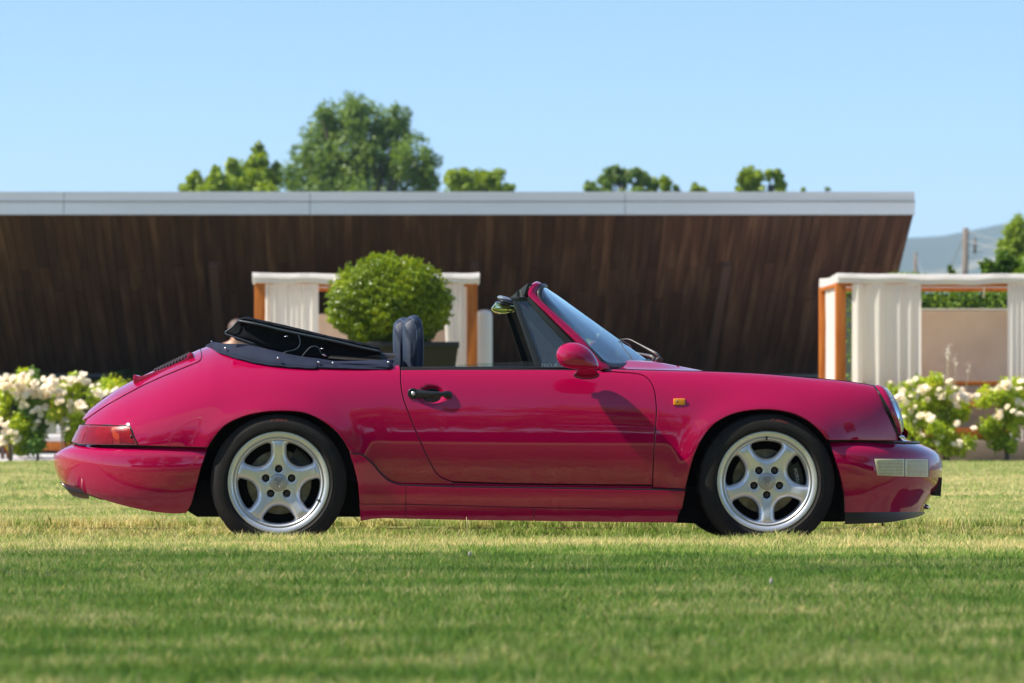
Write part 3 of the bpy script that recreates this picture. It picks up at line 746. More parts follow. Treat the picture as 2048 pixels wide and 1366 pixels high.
# headlamps: painted rim ring, reflector, domed glass
def headlamp(sgn):
    def W(w): return YC - sgn * w
    def loop(A, Bp, wc, hw, out=0.0, n=48, y_ex=1.0):
        A3 = cw(A[0], A[1], wc); B3 = cw(Bp[0], Bp[1], wc); c = (A3 + B3) / 2; h = (A3 - B3) / 2
        hh = np.array([h[0], h[2]]); nrm = np.array([hh[1], -hh[0]]); nrm /= np.linalg.norm(nrm)
        pts = []
        for k in range(n):
            t = 2 * PI * k / n
            p = c + h * math.sin(t); ww = wc + hw * math.cos(t)
            pts.append((p[0] + nrm[0]*out, W(ww), p[2] + nrm[1]*out))
        return pts, c, nrm
    L0, c0, n0 = loop((1747.6,771.0),(1795.5,870), .556, .131)
    L1, _, _ = loop((1752.5,769.8),(1798,870.2), .556, .129, .004)
    L2, _, _ = loop((1759.5,772.5),(1799.5,869.5), .556, .118, .007)
    L3, c3, n3 = loop((1765,775.5),(1799.8,868), .556, .108, .005)
    L4, _, _ = loop((1767,779),(1799,864.5), .556, .102, -.006)
    mb = MB(); mb.grid([L0, L1, L2, L3, L4], closed_u=True, flip=(sgn < 0))
    hl = mb.build('headlamp', P, car)
    Lo1, _, _ = loop((1750,775),(1792,868), .556, .124, -.05); Lo2, _, _ = loop((1748.5,772),(1795,869.5), .556, .1275, -.002)
    MB().grid([Lo1, Lo2], closed_u=True, flip=(sgn < 0)).build('bucket', M['black_matt'], hl)
    Lb, _, _ = loop((1746,768.5),(1795,872), .556, .131, -.001)
    Li, cb, nb_ = loop((1752,790),(1785,860), .556, .09, -.07)
    rows = [L4, Li]; mb = MB().grid(rows, closed_u=True)
    mb.add(Li, [tuple(range(len(Li)))])
    mb.build('reflector', mat('lamp_reflector', (.8, .8, .8), rough=.35, metal=.7), hl)
    mb = MB(); rr = [L3]
    for f, o_ in ((.92, .011), (.8, .017), (.6, .023), (.35, .027), (.12, .029)):
        A3 = np.array(L3); cc = A3.mean(0); q = cc + (A3 - cc) * f; q[:, 0] += n3[0] * o_; q[:, 2] += n3[1] * o_; rr.append([tuple(v) for v in q])
    mb.grid(rr, closed_u=True, flip=(sgn < 0)); mb.add(rr[-1], [tuple(range(len(L3)))])
    mb.build('lens', M['lamp_glass'], hl)
    mb = MB()
    for k in range(-6, 7):     # ribs moulded in the lens
        u = k / 7; A3 = np.array(L3); cc = A3.mean(0); ax = (A3[12] - A3[36]) / 2; wx = (A3[0] - A3[24]) / 2
        pts = []
        for t in np.linspace(-1, 1, 9):
            s = math.sqrt(max(0, 1 - u * u)) * t * .96
            d = math.sqrt(max(0, 1 - (u*u + s*s))) * .027 + .003
            q = cc + wx * u + ax * s; pts.append((q[0] + n3[0]*d, q[1], q[2] + n3[1]*d))
        mb.tube(pts, .0016, 4)
    tag(mb.build('lens_ribs', M['lamp_glass'], hl), kind='stuff')
headlamp(1); headlamp(-1)
mb = MB(); mb.tube([(x, YC - float(side_w(x, z)) - .001, z) for x, z in B([(1747.4,770.6)] + [(p[0]+.8, p[1]) for p in LAMP_GAP])], .0028, 6); both(mb); mb.build('headlamp_seal', M['black_trim'], car)

# ---- engine grille with the little raised tail
def wpoly(mb, pxy, w0, w1, wl=None):
    """prism between half widths w0 and w1 from an outline in photo px"""
    a = [tuple(cw(x, y, w0)) for x, y in pxy]; b = [(p[0], YC - w1, p[2]) for p in a]; n = len(a)
    mb.add(a + b, [tuple(range(n)), tuple(range(n, 2*n))[::-1]] + [(i, i + n, (i+1) % n + n, (i+1) % n) for i in range(n)])
    return mb
ARM = [(266.9,750.3),(265.9,758),(266.9,766),(271,769.8),(281,769.2),(288.8,766.6),(327.9,749.4),(357,735),(374,725.5),(382,719.5),(386,713.5),(386.5,709),(384.2,705.2),(373.8,709.3),(373.8,716),(347.4,729.8),(308.4,743.5),(283,752.8),(274,751.8),(268.5,749)]
mb = MB(); wpoly(mb, ARM, .352, .322); wpoly(mb, ARM, -.322, -.352)
TAIL = [(266.9,750.3),(265.9,758),(266.9,766),(271,770),(283,772),(283,752.8),(274,751.8),(268.5,749)]
wpoly(mb, TAIL, .325, -.325)
TOPB = [(384.2,705.2),(373.8,709.3),(373.8,713),(384.5,709)]
wpoly(mb, TOPB, .325, -.325)
grille = mb.build('engine_grille_frame', P, car); bev(grille, .003, 2)
for k in range(12):
    px = 309 + k * 6.1; py = 745.5 - k * 2.93
    mb = MB(); wpoly(mb, [(px-3.0,py+1.0),(px-1.6,py-6.0),(px+.4,py-9.2),(px+2.0,py-9.0),(px+.6,py-5.4),(px-.6,py+1.0)], .318, -.318)
    mb.build('slat', mat('grille_metal', (.30, .32, .33), rough=.4, metal=.3) if k == 0 else bpy.data.materials['grille_metal'], grille, False)
mb = MB(); wpoly(mb, [(309,745),(310,741),(380,709),(380,714)], .30, -.30); mb.build('grille_backing', M['black_matt'], grille, False)
mb = MB(); wpoly(mb, [(320.5,736.6),(321,735.0),(350,721.2),(351,722.4),(346,728),(330,737)], .10, -.10); mb.build('high_brake_lamp', M['lens_rim'], grille, False)
mb = MB(); mb.tube([cw(p, q, .0) + np.array([0, 0, .004]) for p, q in ((205,799.5),(208,797.2),(213,794.0))], .004, 6); mb.build('lid_badge', M['black_trim'], car)
# exhaust
mb = MB(); rows = []
for (px, py, ux, uy, dw) in ((150,981,-10,-11,.026),(133.5,978.5,-12.5,-13.5,.033),(132,978,-14.2,-15,.037),(140,980,-12,-14,.037),(155,984.5,-7,-12.5,.035),(178,989,0,-9,.03)):
    rows.append([tuple(cw(px + ux * math.sin(t), py + uy * math.sin(t), .52 + dw * math.cos(t))) for t in np.linspace(0, 2*PI, 24, endpoint=False)])
mb.grid(rows, closed_u=True); both(mb); mb.build('exhaust_pipe', M['exhaust'], car)
mb = MB(); mb.add([tuple(rows[0][i]) for i in range(24)], [tuple(range(24))]); both(mb); mb.build('exhaust_mouth', M['black_matt'], car)
mb = MB(); wpoly(mb, [(150,970),(200,980),(330,1000),(330,1012),(200,999),(150,980)], .5, -.5); mb.build('rear_valance', M['black_matt'], car, False)

# ---- windscreen frame, glass, seals (mirrored halves meet on the centre line)
PL = [(1200,741.5,.690),(1196,734,.690),(1152,684.5,.662),(1127.7,660.5,.645),(1116.9,650,.638),(1096,629.5,.620),(1075.5,609.6,.604),(1062,596,.592),(1056.3,589.5,.585),(1057,582,.575),(1059.5,576,.560),(1063.5,568.5,.53),(1064,567.5,.42),(1064,568.2,.25),(1064,570.5,0)]
PR = [(1222,737,.672),(1214,729,.672),(1170,682,.640),(1145,657.5,.620),(1130,644,.61),(1106,622,.596),(1087,604,.578),(1078.5,594.5,.566),(1075.5,588,.556),(1075.5,580.5,.544),(1077,573.6,.532),(1081.7,567.4,.50),(1083,566.8,.42),(1083.5,568.6,.25),(1084,571,0)]
rows = []
for a, b in zip(PL, PR):
    A = cw(*a); Bq = cw(*b); r = []
    for t in np.linspace(0, 1, 7):
        q = A * (1 - t) + Bq * t
        bul = math.sin(PI * t) * .010
        topness = np.clip((.60 - a[2]) / .2, 0, 1)
        q = q + np.array([-.1 * bul, -bul * (1 - topness), bul * (.3 + .8 * topness)])
        r.append(tuple(q))
    r.insert(0, tuple(A + np.array([0, .03, -.004]))); rows.append(r)
dr_ = [np.array(catmull([rows[i][j] for i in range(len(rows))], 4)) for j in range(len(rows[0]))]
mb = MB().grid([[tuple(dr_[j][i]) for j in range(len(dr_))] for i in range(len(dr_[0]))]); both(mb)
o = mb.build('windscreen_frame', P, car); auto_smooth(o, 60)
# glass
bt = [(1206,722,.668),(1222,728.2,.60),(1240,729,.50),(1262,727.6,.36),(1281,724.2,.18),(1297,722,0)]
tp_ = [(1081,586,.553),(1085,575.6,.50),(1087,573.5,.42),(1089.5,573,.30),(1091,573.4,.15),(1092,574,0)]
ne = [(1206,722,.668),(1168,684,.640),(1146,663,.622),(1126,644,.606),(1104,622,.592),(1086,602.5,.570),(1081,586,.553)]
nb2 = 14; nt2 = 14
Bc = np.array(catmull([cw(*a) for a in bt], 5)); Tc = np.array(catmull([cw(*a) for a in tp_], 5)); Nc = np.array(catmull([cw(*a) for a in ne], 4))
Cc = np.array([Bc[-1] * (1 - t) + Tc[-1] * t for t in np.linspace(0, 1, len(Nc))])
rows = []
for i in range(len(Nc)):
    t = i / (len(Nc) - 1); r = []
    for j in range(len(Bc)):
        s = j / (len(Bc) - 1)
        q = (1-t)*Bc[j] + t*Tc[j] + (1-s)*Nc[i] + s*Cc[i] - ((1-s)*(1-t)*Bc[0] + s*(1-t)*Bc[-1] + (1-s)*t*Tc[0] + s*t*Tc[-1])
        r.append(tuple(q))
    rows.append(r)
mb = MB().grid(rows); both(mb, True); scr = mb.build('windscreen', M['screen_glass'], car)
bm = bmesh.new(); bm.from_mesh(scr.data); bmesh.ops.remove_doubles(bm, verts=bm.verts, dist=1e-4); bmesh.ops.recalc_face_normals(bm, faces=bm.faces); bm.to_mesh(scr.data); bm.free()
seal = [cw(*a) for a in [(1299,723.4,0),(1283,726,.18),(1262,730,.36),(1238,732.3,.52),(1220,731.5,.62),(1205,724.5,.672),(1190,710,.665),(1163,684,.645),(1138,659.5,.622),(1118,640,.606),(1100,622.5,.594),(1084,604,.576),(1079,594,.562),(1079,583,.548),(1082.5,574,.51),(1085.5,571,.44),(1088,570.6,.3),(1090,571.6,.15),(1090.5,572.4,0)]]
seal = catmull(seal, 4)
mb = MB().tube(seal, .0145, 8, flat=.55); both(mb, True); mb.build('windscreen_seal', M['rubber'], car)
# header seal and hood catch
mb = MB()
wpoly(mb, [(1047.5,573),(1057,565),(1062,564.3),(1057.5,575),(1054.5,587),(1051,594),(1047,592),(1051,583)], .555, .50)
wpoly(mb, [(1047.5,573),(1057,565.6),(1061,566),(1054.5,587),(1047,592)], .50, -.50)
wpoly(mb, [(1047.5,573),(1057,565),(1062,564.3),(1057.5,575),(1054.5,587),(1051,594),(1047,592),(1051,583)], -.50, -.555)
mb.build('header_seal', M['rubber'], car, False)
mb = MB()
if 1:
    q = (.565, .535)
    wpoly(mb, [(1018.5,596.5),(1034,583.5),(1035,579.8),(1038.5,580),(1047,573),(1056,566.5),(1050,583),(1046.5,592),(1040,593.6),(1021.5,596.6)], q[0], q[1])
both(mb).build('header_bracket', mat('grey_catch_metal', (.22, .23, .25), rough=.35, metal=.4), car, False)
mb = MB(); wpoly(mb, [(1039.5,581),(1042.5,580.6),(1044.5,588),(1043.8,593.5),(1040,593.4)], .572, .566); both(mb); mb.build('hood_catch', mat('worn_metal', (.5, .42, .36), rough=.4, metal=.6), car, False)
mb = MB(); wpoly(mb, [(1034,579.5),(1037,579.5),(1037.5,593),(1034.5,593)], .575, .560); both(mb); mb.build('catch_pin', M['black_trim'], car, False)

# ---- side window frame, quarter glass, dropped door glass
def strip(mb, A, Bq, wa, wb, th=.014):
    """flat bar between two photo polylines; half widths vary from wa to wb (lists)"""
    r0 = [tuple(cw(x, y, w)) for (x, y), w in zip(A, wa)]; r1 = [tuple(cw(x, y, w)) for (x, y), w in zip(Bq, wb)]
    i0 = [(x, y + th, z) for x, y, z in r0]; i1 = [(x, y + th, z) for x, y, z in r1]
    c = [tuple((np.array(a) + np.array(b)) / 2 + [0, -.003, 0]) for a, b in zip(r0, r1)]
    mb.grid([i0, r0, c, r1, i1, i0])
    return mb
wt = .566; wb_ = .632
mb = MB()
strip(mb, [(1024.0,599),(1041.9,650),(1071,736.5)], [(1034.8,602),(1053.5,650),(1086,736.5)], [wt, .595, wb_], [wt, .595, wb_])
strip(mb, [(1020,596.2),(1042,594.2),(1058,594.3)], [(1026,602.3),(1042,601.9),(1054.8,601.9)], [wt]*3, [wt]*3)
strip(mb, [(1057,593.6),(1068,600.6),(1089,619.5),(1119,649),(1146,676),(1167,696),(1202,736)], [(1053.5,601),(1060.5,607.5),(1075,624),(1099.5,650),(1124,677),(1142,697),(1180,736)], [wt,.572,.584,.603,.613,.622,.638], [wt,.572,.584,.603,.613,.622,.638])
both(mb); fr_ = mb.build('quarter_window_frame', M['rubber'], car); auto_smooth(fr_, 40)
mb = MB(); mb.add([tuple(cw(*a)) for a in ((1032,600,wt-.004),(1056,600,wt-.004),(1062,606,.566),(1184,737,.628),(1080,737,.628))], [(0,1,2,3,4)]); both(mb); mb.build('quarter_glass', M['glass'], car, False)
mb = MB(); g = [(872,736.5),(890,732.5),(925,729.2),(965,726.3),(1020,723.8),(1050,723.0),(1070,723.2),(1075,737)]; mb.add([tuple(cw(x, y, .622)) for x, y in g], [tuple(range(len(g)))]); both(mb); mb.build('door_glass', M['glass'], car, False)
mb = MB(); mb.tube([cw(x, y, .634) for x, y in ((803,736.6),(900,736.2),(1000,736.0),(1100,736.3),(1196,737))], .0068, 6, flat=.8); both(mb); mb.build('window_sill_seal', M['black_trim'], car)
mb = MB(); mb.box(cw(1091,736,.629) , cw(1091,736,.629) + [.001,.001,.001])
def text_mesh(txt, size, shear=0.0, sx=1.0):
    cu = bpy.data.curves.new('lettering', 'FONT'); cu.body = txt; cu.size = size; cu.align_x = 'CENTER'; cu.align_y = 'CENTER'; cu.resolution_u = 2; cu.shear = shear
    o = bpy.data.objects.new('lettering', cu); sc.collection.objects.link(o)
    dg = bpy.context.evaluated_depsgraph_get(); me = bpy.data.meshes.new_from_object(o.evaluated_get(dg))
    bpy.data.objects.remove(o); V = np.array([tuple(v.co) for v in me.vertices]); Fc = [tuple(p.vertices) for p in me.polygons]
    V[:, 0] *= sx; return V, Fc
V, Fc = text_mesh('SECURIT', .022); c = cw(1104, 730.8, .634)
part('glass_etching', np.c_[V[:, 0] * 1.25 + c[0], np.full(len(V), c[1]), V[:, 1] * .9 + c[2]], Fc, mat('etched_print', (.35, .45, .45), rough=.6), car, False)

# ---- door mirror
MO = [(1112.3,713),(1113.3,704),(1117,696),(1123,690.5),(1131,686.8),(1141,684.9),(1151,685.2),(1161,688),(1171,693.2),(1180,700.6),(1188,710),(1194,720),(1197,729),(1197,735),(1192,738.2),(1180,738.4),(1160,738),(1140,736.6),(1126,732.8),(1117,725)]
def blob(mb, outline, w_mid, hw, cen, n=14, e=2.0, squash=0.0):
    O = np.array(catmull(outline, 4, closed=True)); rows = []
    for k in range(1, n):
        a = -PI/2 + PI * k / n; s = math.cos(a) ** (2 / e); u = math.copysign(abs(math.sin(a)) ** (2 / e), math.sin(a))
        rows.append([tuple(cw(cen[0] + (x - cen[0]) * s, cen[1] + (y - cen[1]) * s, w_mid + u * hw) * [1, 1, 1]) for x, y in O])
    m0 = len(mb.V); mb.grid(rows, closed_u=True); L = len(rows[0])
    c0 = tuple(cw(cen[0], cen[1], w_mid - hw)); c1 = tuple(cw(cen[0], cen[1], w_mid + hw)); mb.V += [c0, c1]; a = len(mb.V) - 2
    for j in range(L):
        mb.F.append((a, m0 + (j+1) % L, m0 + j)); t = m0 + (n - 2) * L; mb.F.append((a + 1, t + j, t + (j+1) % L))
    return mb
mb = MB(); blob(mb, MO, .856, .088, (1152, 714), 22, 2.3); mir = mb.build('door_mirror', P, car); auto_smooth(mir, 70)
mb2 = MB()
st_o = lambda cx_, cy_, rx, ry, w, n=24: [tuple(cw(cx_ + rx*math.cos(t), cy_ + ry*math.sin(t), w)) for t in np.linspace(0, 2*PI, n, endpoint=False)]
rows = []
for t in np.linspace(0, 1, 8):
    c_ = np.array([1173, 749]) * (1 - t) + np.array([1176, 728]) * t
    rr = (24 - 8 * math.sin(t * PI * .55), 7 + 1 * t); w = .765 + .095 * t ** 1.4
    rows.append(st_o(c_[0], c_[1] , rr[0], rr[1], w))
mb2.grid(rows, closed_u=True); mb2.build('stalk', P, mir); 
mb3 = MB().tube([cw(1173 + 24.6*math.cos(t), 750 + 7.6*math.sin(t), .772) for t in np.linspace(0, 2*PI, 30, endpoint=False)], .0035, 6, closed=True); mb3.build('base_gasket', M['black_trim'], mir)
# ---- door handle
x, z = onbody(826, 787); wv = float(side_w(x, z))
hh = MB(); hh.disc((x, YC - wv + .004, z), .0255, (0, -1, 0), 28, .018)
handle = hh.build('door_handle', M['black_trim'], car); bev(handle, .004, 3)
rows = []
HP = [(833,787.2,9.5,.020),(845,788,8.2,.024),(858,788.3,6.6,.028),(872,788.4,5.0,.030),(886,788.5,4.6,.028),(889,788.7,7,.026),(900,788.8,6.6,.022),(903.5,788.8,5,.016)]
for px, py, h, o_ in HP:
    xx, zz = onbody(px, py); ww = float(side_w(xx, zz)); hz = h / 430.5
    rows.append([(xx, YC - ww - o_ + .009 * (1 - math.cos(t)), zz + hz * math.sin(t)) for t in np.linspace(-PI/2 * 1.0, PI/2, 7)] + [(xx, YC - ww - o_ + .016, zz + hz * math.sin(t)) for t in (PI/2, 0, -PI/2)])
mb = MB().grid(rows, closed_u=True); n_ = len(rows[0]); mb.F += [tuple(range(n_)), tuple((len(rows)-1)*n_ + k for k in range(n_))]
o = mb.build('grip', M['black_trim'], handle); auto_smooth(o, 50)
mb = MB().disc((x + .001, YC - wv - .0145, z), .0095, (0, -1, 0), 18, .0025); mb.build('lock', mat('grey_lock', (.6, .6, .6), rough=.3, metal=.5), handle)
xx, zz = onbody(897, 789.5); mb = MB().box((xx - .014, YC - float(side_w(xx, zz)) - .012, zz - .016), (xx + .014, YC - float(side_w(xx, zz)) + .01, zz + .012)); o = mb.build('handle_mount', M['black_trim'], handle); bev(o, .003)
# ---- wipers
wm_ = mat('wiper_metal', (.14, .13, .125), rough=.45, metal=.4)
for pts, r in (([(1318,715,.12),(1312.5,708,.12),(1302,701.5,.10),(1291,695.5,.07),(1274,686.3,.02),(1257.5,678.6,-.02),(1243,679.2,-.06)], [.009,.009,.0075,.0055,.004,.0035,.003]),
               ([(1310,719,-.32),(1303,713,-.33),(1292,710,-.38),(1276,706.5,-.46),(1262,704,-.52)], [.009,.009,.007,.005,.004])):
    MB().tube(catmull([cw(*p) for p in pts], 4), np.interp(np.linspace(0, 1, (len(pts)-1)*4+1), np.linspace(0, 1, len(r)), r), 6).build('windscreen_wiper', wm_, car)
wp0 = [c for c in car.children if c.name.startswith('windscreen_wiper')][0]
MB().tube(catmull([cw(*p) for p in ((1241,678.5,.02),(1250,684.5,-.05),(1259,690.5,-.12),(1262,696.5,-.2))], 4), .0035, 6).build('wiper_blade', wm_, wp0)
mb = MB(); wpoly(mb, [(1310,724.5),(1313,716.5),(1319,712.5),(1326,716),(1326,721.5),(1320,725.5)], .145, .105); bev(mb.build('wiper_spindle', M['dark_metal'], car, False), .003); mb = MB(); wpoly(mb, [(1303,724),(1306,715.5),(1312,714),(1315,719),(1311,725)], -.30, -.34)
o = mb.build('wiper_spindle', M['dark_metal'], car, False); bev(o, .003)
mb = MB(); mb.ball(cw(1307, 726, .30), (.022, .012, .008)); both(mb); mb.build('washer_jet', P, car)

# ---- seats
def seat(w0, dx, dy=0):
    O = [(806,648),(808,642),(813.5,636.5),(819,632.6),(826,630.4),(833,631),(839,636),(843.5,645),(846.2,658),(847.6,680),(848,705),(847,735),(844,790),(836,840),(800,840),(802,790),(805.5,735),(805.5,700),(805,670)]
    mb = MB(); cen = (825, 760)
    Oc = np.array(catmull([(a + dx, b + dy) for a, b in O], 4, closed=True)); rows = []; n = 18; hw = .19
    for k in range(n + 1):
        u = -1 + 2 * k / n; ww = w0 + hw * u
        s = (1 - abs(u) ** 3.2) ** (1 / 3.0)
        fx = 0.30 + .70 * s; 
        r = []
        for x, y in Oc:
            yy = y + (1 - s) * 34 * np.clip((700 - y) / 60, 0, 1); narrow = hw * .22 * np.clip((720 - y) / 90, 0, 1)
            xx = 826 + dx + (x - 826 - dx) * fx
            p = cw(xx, yy, w0); r.append((p[0], YC - (w0 + (hw - narrow) * u), p[2]))
        rows.append(r)
    mb.grid(rows, closed_u=True); L = len(rows[0]); mb.F += [tuple(range(L)), tuple(n * L + j for j in range(L))]
    o = mb.build('seat', M['navy_leather'], car); auto_smooth(o, 50)
    for wp, nm in ((w0 + hw*.55, 'seat_piping'), (w0 - hw*.55, 'seat_piping')):
        s = (1 - .55 ** 3.2) ** (1/3.)
    pts = [(826 + dx + (x - 826 - dx) * (.3 + .7 * s) + 0, y + (1 - s) * 34 * np.clip((700 - y)/60, 0, 1) - .6) for x, y in [(834+dx,738+dy),(834+dx,700+dy),(833.5+dx,670+dy),(831+dx,652+dy),(826.5+dx,641+dy),(819+dx,634.8+dy),(810.5+dx,638+dy)]]
    MB().tube(catmull([cw(a, b, w0 + .004) + np.array([0, -(.155 if i < 5 else .12), 0]) for i, (a, b) in enumerate(pts)], 5), .0026, 6).build('piping', M['navy_piping'], o)
    mb = MB(); mb.box((xat(815), YC - w0 - .24, zat(900)), (xat(1020), YC - w0 + .24, zat(850))); c_ = mb.build('cushion', M['navy_leather'], o); bev(c_, .04, 3)
    return o
seat(.345, 0)
seat(-.345, -19.5, 4.5)
# ---- cockpit tub, dashboard, steering wheel
mb = MB(); tub = [(640,720,.56),(700,760,.56),(780,770,.60),(900,770,.60),(1150,765,.60),(1290,740,.60)]
rows = [[tuple(cw(p, q, w)), tuple(cw(p, 1010, w)), tuple(cw(p, 1010, -w)), tuple(cw(p, q, -w))] for p, q, w in tub]
rows = [[(a[0], b[1], b[2]) for b in [r[0], r[1], r[2], r[3]]] for r in rows for a in [r[0]]]
mb.grid(rows); o = mb.build('cockpit_tub', M['interior'], car, False)
mb = MB(); wpoly(mb, [(1160,770),(1152,745),(1158,733),(1172,727),(1196,724),(1214,732),(1214,770)], .52, -.52); o = mb.build('dashboard', M['interior'], car, False); bev(o, .012, 2)
mb = MB(); c_ = cw(1120, 742, -.36); R = .185
mb.tube([(c_[0] + R*.38*math.sin(t), c_[1] + R*math.cos(t), c_[2] + R*.92*math.sin(t)) for t in np.linspace(0, 2*PI, 36, endpoint=False)], .013, 8, closed=True)
for t in (0, PI, PI*1.5): mb.tube([tuple(c_), (c_[0] + R*.38*math.sin(t), c_[1] + R*math.cos(t), c_[2] + R*.92*math.sin(t))], .012, 6)
mb.ball(c_, (.03, .06, .06)); mb.build('steering_wheel', M['black_trim'], car)
# rear-view mirror and sun visors under the header
mb = MB(); wpoly(mb, [(983.2,617.5),(986,611.5),(991,605),(998,603.5),(1022,609.8),(1030,611),(1031,622),(1012,625.2),(1003,625.4),(990,622.6)], .13, -.13)
o = mb.build('rear_view_mirror', M['mirror'], car, False); bev(o, .006, 2)
mb = MB(); blob(mb, [(991,603.2),(996,602),(1005,604.5),(1018,608.5),(1030,611.5),(1028,613.5),(1010,613),(996,609.5),(990,606.5)], .0, .135, (1008, 608), 10, 3.5); mb.build('mirror_housing', M['black_trim'], o)
for s in (1, -1):
    mb = MB(); blob(mb, [(994.5,595),(997,591.8),(1002,591),(1010,592.8),(1020,596),(1030,600),(1034,606),(1024,607.5),(1010,604.5),(1000,601)], .33 * s, .17, (1012, 599), 12, 4); mb.build('sun_visor', mat('grey_visor', (.16, .19, .23), rough=.35), car)
mb = MB(); blob(mb, [(999,601.2),(1003,599.6),(1012,601),(1024,605.5),(1034,609.5),(1026,611),(1012,608),(1003,604.5)], .52, .03, (1016, 605), 8, 3); both(mb); mb.build('visor_mount', M['black_trim'], car)

# ---- folded hood, cover and flap
def full(rowsn):
    """near half rows (each from the near end to the centre line) mirrored to full width"""
    return MB().grid(rowsn)
Dline = catmull([(477,641.5),(520,649.5),(567,661),(661,680.8),(720,694.5),(762,703.4)], 6)       # lower binding of the top fold
Tline = catmull([(476.5,638.6),(484,636),(492.5,632.8),(502,634.6),(510,637),(540,643.5),(567.5,649.5),(620,662),(661,672.2),(700,680),(745.6,689.5),(756,692.5),(760,698),(762,703)], 5)
Lline = catmull([(452.7,666.5),(470,673),(500,683),(535,695),(567.5,705.5),(602.7,713.5),(640,717),(700,716),(762,707)], 6)
def rs(L, n):
    L = np.array(L); d = np.r_[0, np.cumsum(np.linalg.norm(np.diff(L, axis=0), axis=1))]; t = np.linspace(0, d[-1], n); return np.c_[np.interp(t, d, L[:, 0]), np.interp(t, d, L[:, 1])]
T_ = rs(Tline, 40); D_ = rs(Dline, 40); L_ = rs(Lline, 40)
wn_ = np.interp(np.linspace(0, 1, 40), [0, .1, .5, 1], [.50, .53, .56, .57])
rows = []
for lay in ('i', 'D', 'm', 'T', 'c1', 'c0'):
    r = []
    for k in range(40):
        w = wn_[k]
        if lay == 'i': p = cw(D_[k][0], D_[k][1], w - .03)
        if lay == 'D': p = cw(D_[k][0], D_[k][1], w + .004)
        if lay == 'm': q = D_[k] * .4 + T_[k] * .6; p = cw(q[0], q[1], w + .012)
        if lay == 'T': p = cw(T_[k][0], T_[k][1] + .6, w - .01)
        if lay == 'c1': p = cw(T_[k][0], T_[k][1] + .0, w - .07); 
        if lay == 'c0': p = cw(T_[k][0], T_[k][1] - .6, w - .07); p[1] = YC; 
        p[2] += .0018 * math.sin(k * 1.7) * (lay in ('T', 'm'))
        r.append(tuple(p))
    rows.append(r)
mb = MB().grid(rows); both(mb, True); hood = mb.build('folded_hood', M['hood_cloth'], car); auto_smooth(hood, 60)
mb = MB(); rows = []
tipc = catmull([(477,639),(468,650),(452.7,662.8),(451.8,666.8)], 14)[:40]
for f in (0, .25, .5, .75, 1):
    rows.append([tuple(cw(D_[k][0] * (1-f) + L_[k][0] * f, D_[k][1] * (1-f) + L_[k][1] * f, wn_[k] - .006 - .012 * math.sin(f * PI))) for k in range(40)])
rows.append([tuple(cw(L_[k][0] + 4, L_[k][1] + 2, wn_[k] - .07)) for k in range(40)])
rows.append([tuple(cw(L_[k][0] + 4, L_[k][1] + 2, 0) * [1, 1, 1]) for k in range(40)])
mb.grid(rows); both(mb, True); mb.build('hood_inner_panel', M['hood_cloth'], hood)
mb = MB().tube([cw(x, y, w + .012) for (x, y), w in zip(D_, wn_)], .0062, 8); both(mb); mb.build('hood_binding', M['hood_binding'], hood)
T2 = [(x + 0, y + 5.4) for x, y in T_[4:36]]
mb = MB().tube([cw(x, y, w + .008) for (x, y), w in zip(T2, wn_[4:36])], .0036, 6); both(mb); mb.build('hood_binding', M['hood_cloth'], hood)
mb = MB().tube(catmull([cw(*a) for a in ((476.5,641,.50),(471,647,.505),(465,654,.51),(457,660,.51),(452,663.5,.51),(451,667,.51),(456,669.8,.515),(480,678,.53),(510,688,.54))], 4), .0042, 6); both(mb); mb.build('hood_binding', M['hood_binding'], hood)
hooks = [catmull([cw(*a) for a in ((597,671,.585),(600.5,682,.59),(598,693,.59),(588,700,.59),(574,703,.60),(566,707,.60))], 5), catmull([cw(*a) for a in ((604,713,.6),(613,702,.6),(621,694.5,.6),(629,692.6,.6),(637,696,.6),(642,706,.6))], 5)]
for h_ in hooks:
    mb = MB().tube(h_, .0024, 6); both(mb); mb.build('hood_cable', M['hood_binding'], hood)
for px, py in ((644,697),(647,709),(650,711.5),(573,672.5)):
    mb = MB(); mb.ball(cw(px, py, .60), (.008, .004, .003)); both(mb); mb.build('hood_fitting', M['chrome'], hood)
# light frame pieces inside the fold
mb = MB(); mb.tube([cw(x, y, .50) for x, y in ((520,672),(560,684),(640,700),(720,702))], .012, 6); both(mb); mb.build('hood_frame_bow', M['black_trim'], hood)
def body_w_at(px, py): x_, z_ = onbody(px, py); return float(side_w(x_, z_))
bot = catmull([(412.5,694.0),(424,699.6),(438.6,705.8),(473.7,717.5),(520.6,728.8),(579,735.2),(633,737.8)], 6)
top = catmull([(411.5,689.8),(418,687.4),(424,684.2),(437,685.4),(450,687),(475,687.6),(497,688.9),(520.6,694.8),(556,703),(590,710.3),(614,714.2),(634,716.6)], 4)
bo_ = rs(bot, 44); to_ = rs(top, 44)
rows = []
rimw = [body_w_at(x, y) if x > 440 else None for x, y in bo_]
xk = [x for x, w in zip(bo_[:, 0], rimw) if w is not None]; wk = [w for w in rimw if w is not None]
def rw(px):
    if px > 440: return float(np.interp(px, xk, wk))
    return wk[0] * max(0.0, (px - 412.4) / (440 - 412.4)) ** .5
for f in (-.06, 0, .06, .18, .4, .6, .8, .94, 1, 1.0):
    r = []
    for k in range(44):
        q = bo_[k] * (1 - max(f, 0)) + to_[k] * max(f, 0); s = (k / 43.)
        w = rw(bo_[k][0]) * (1 - .10 * max(f, 0) ** 1.5) + .014 * min(1, s * 6) * math.sin(min(1, (f + .06) * 3) * PI / 2) * (1 if f < .95 else .4)
        p = cw(q[0], q[1], w)
        if f < 0: p = cw(q[0], q[1] , w - .012); 
        p[2] += .0012 * math.sin(k * .9 + f * 5) * (0 < f < .95)
        r.append(tuple(p))
    rows.append(r)
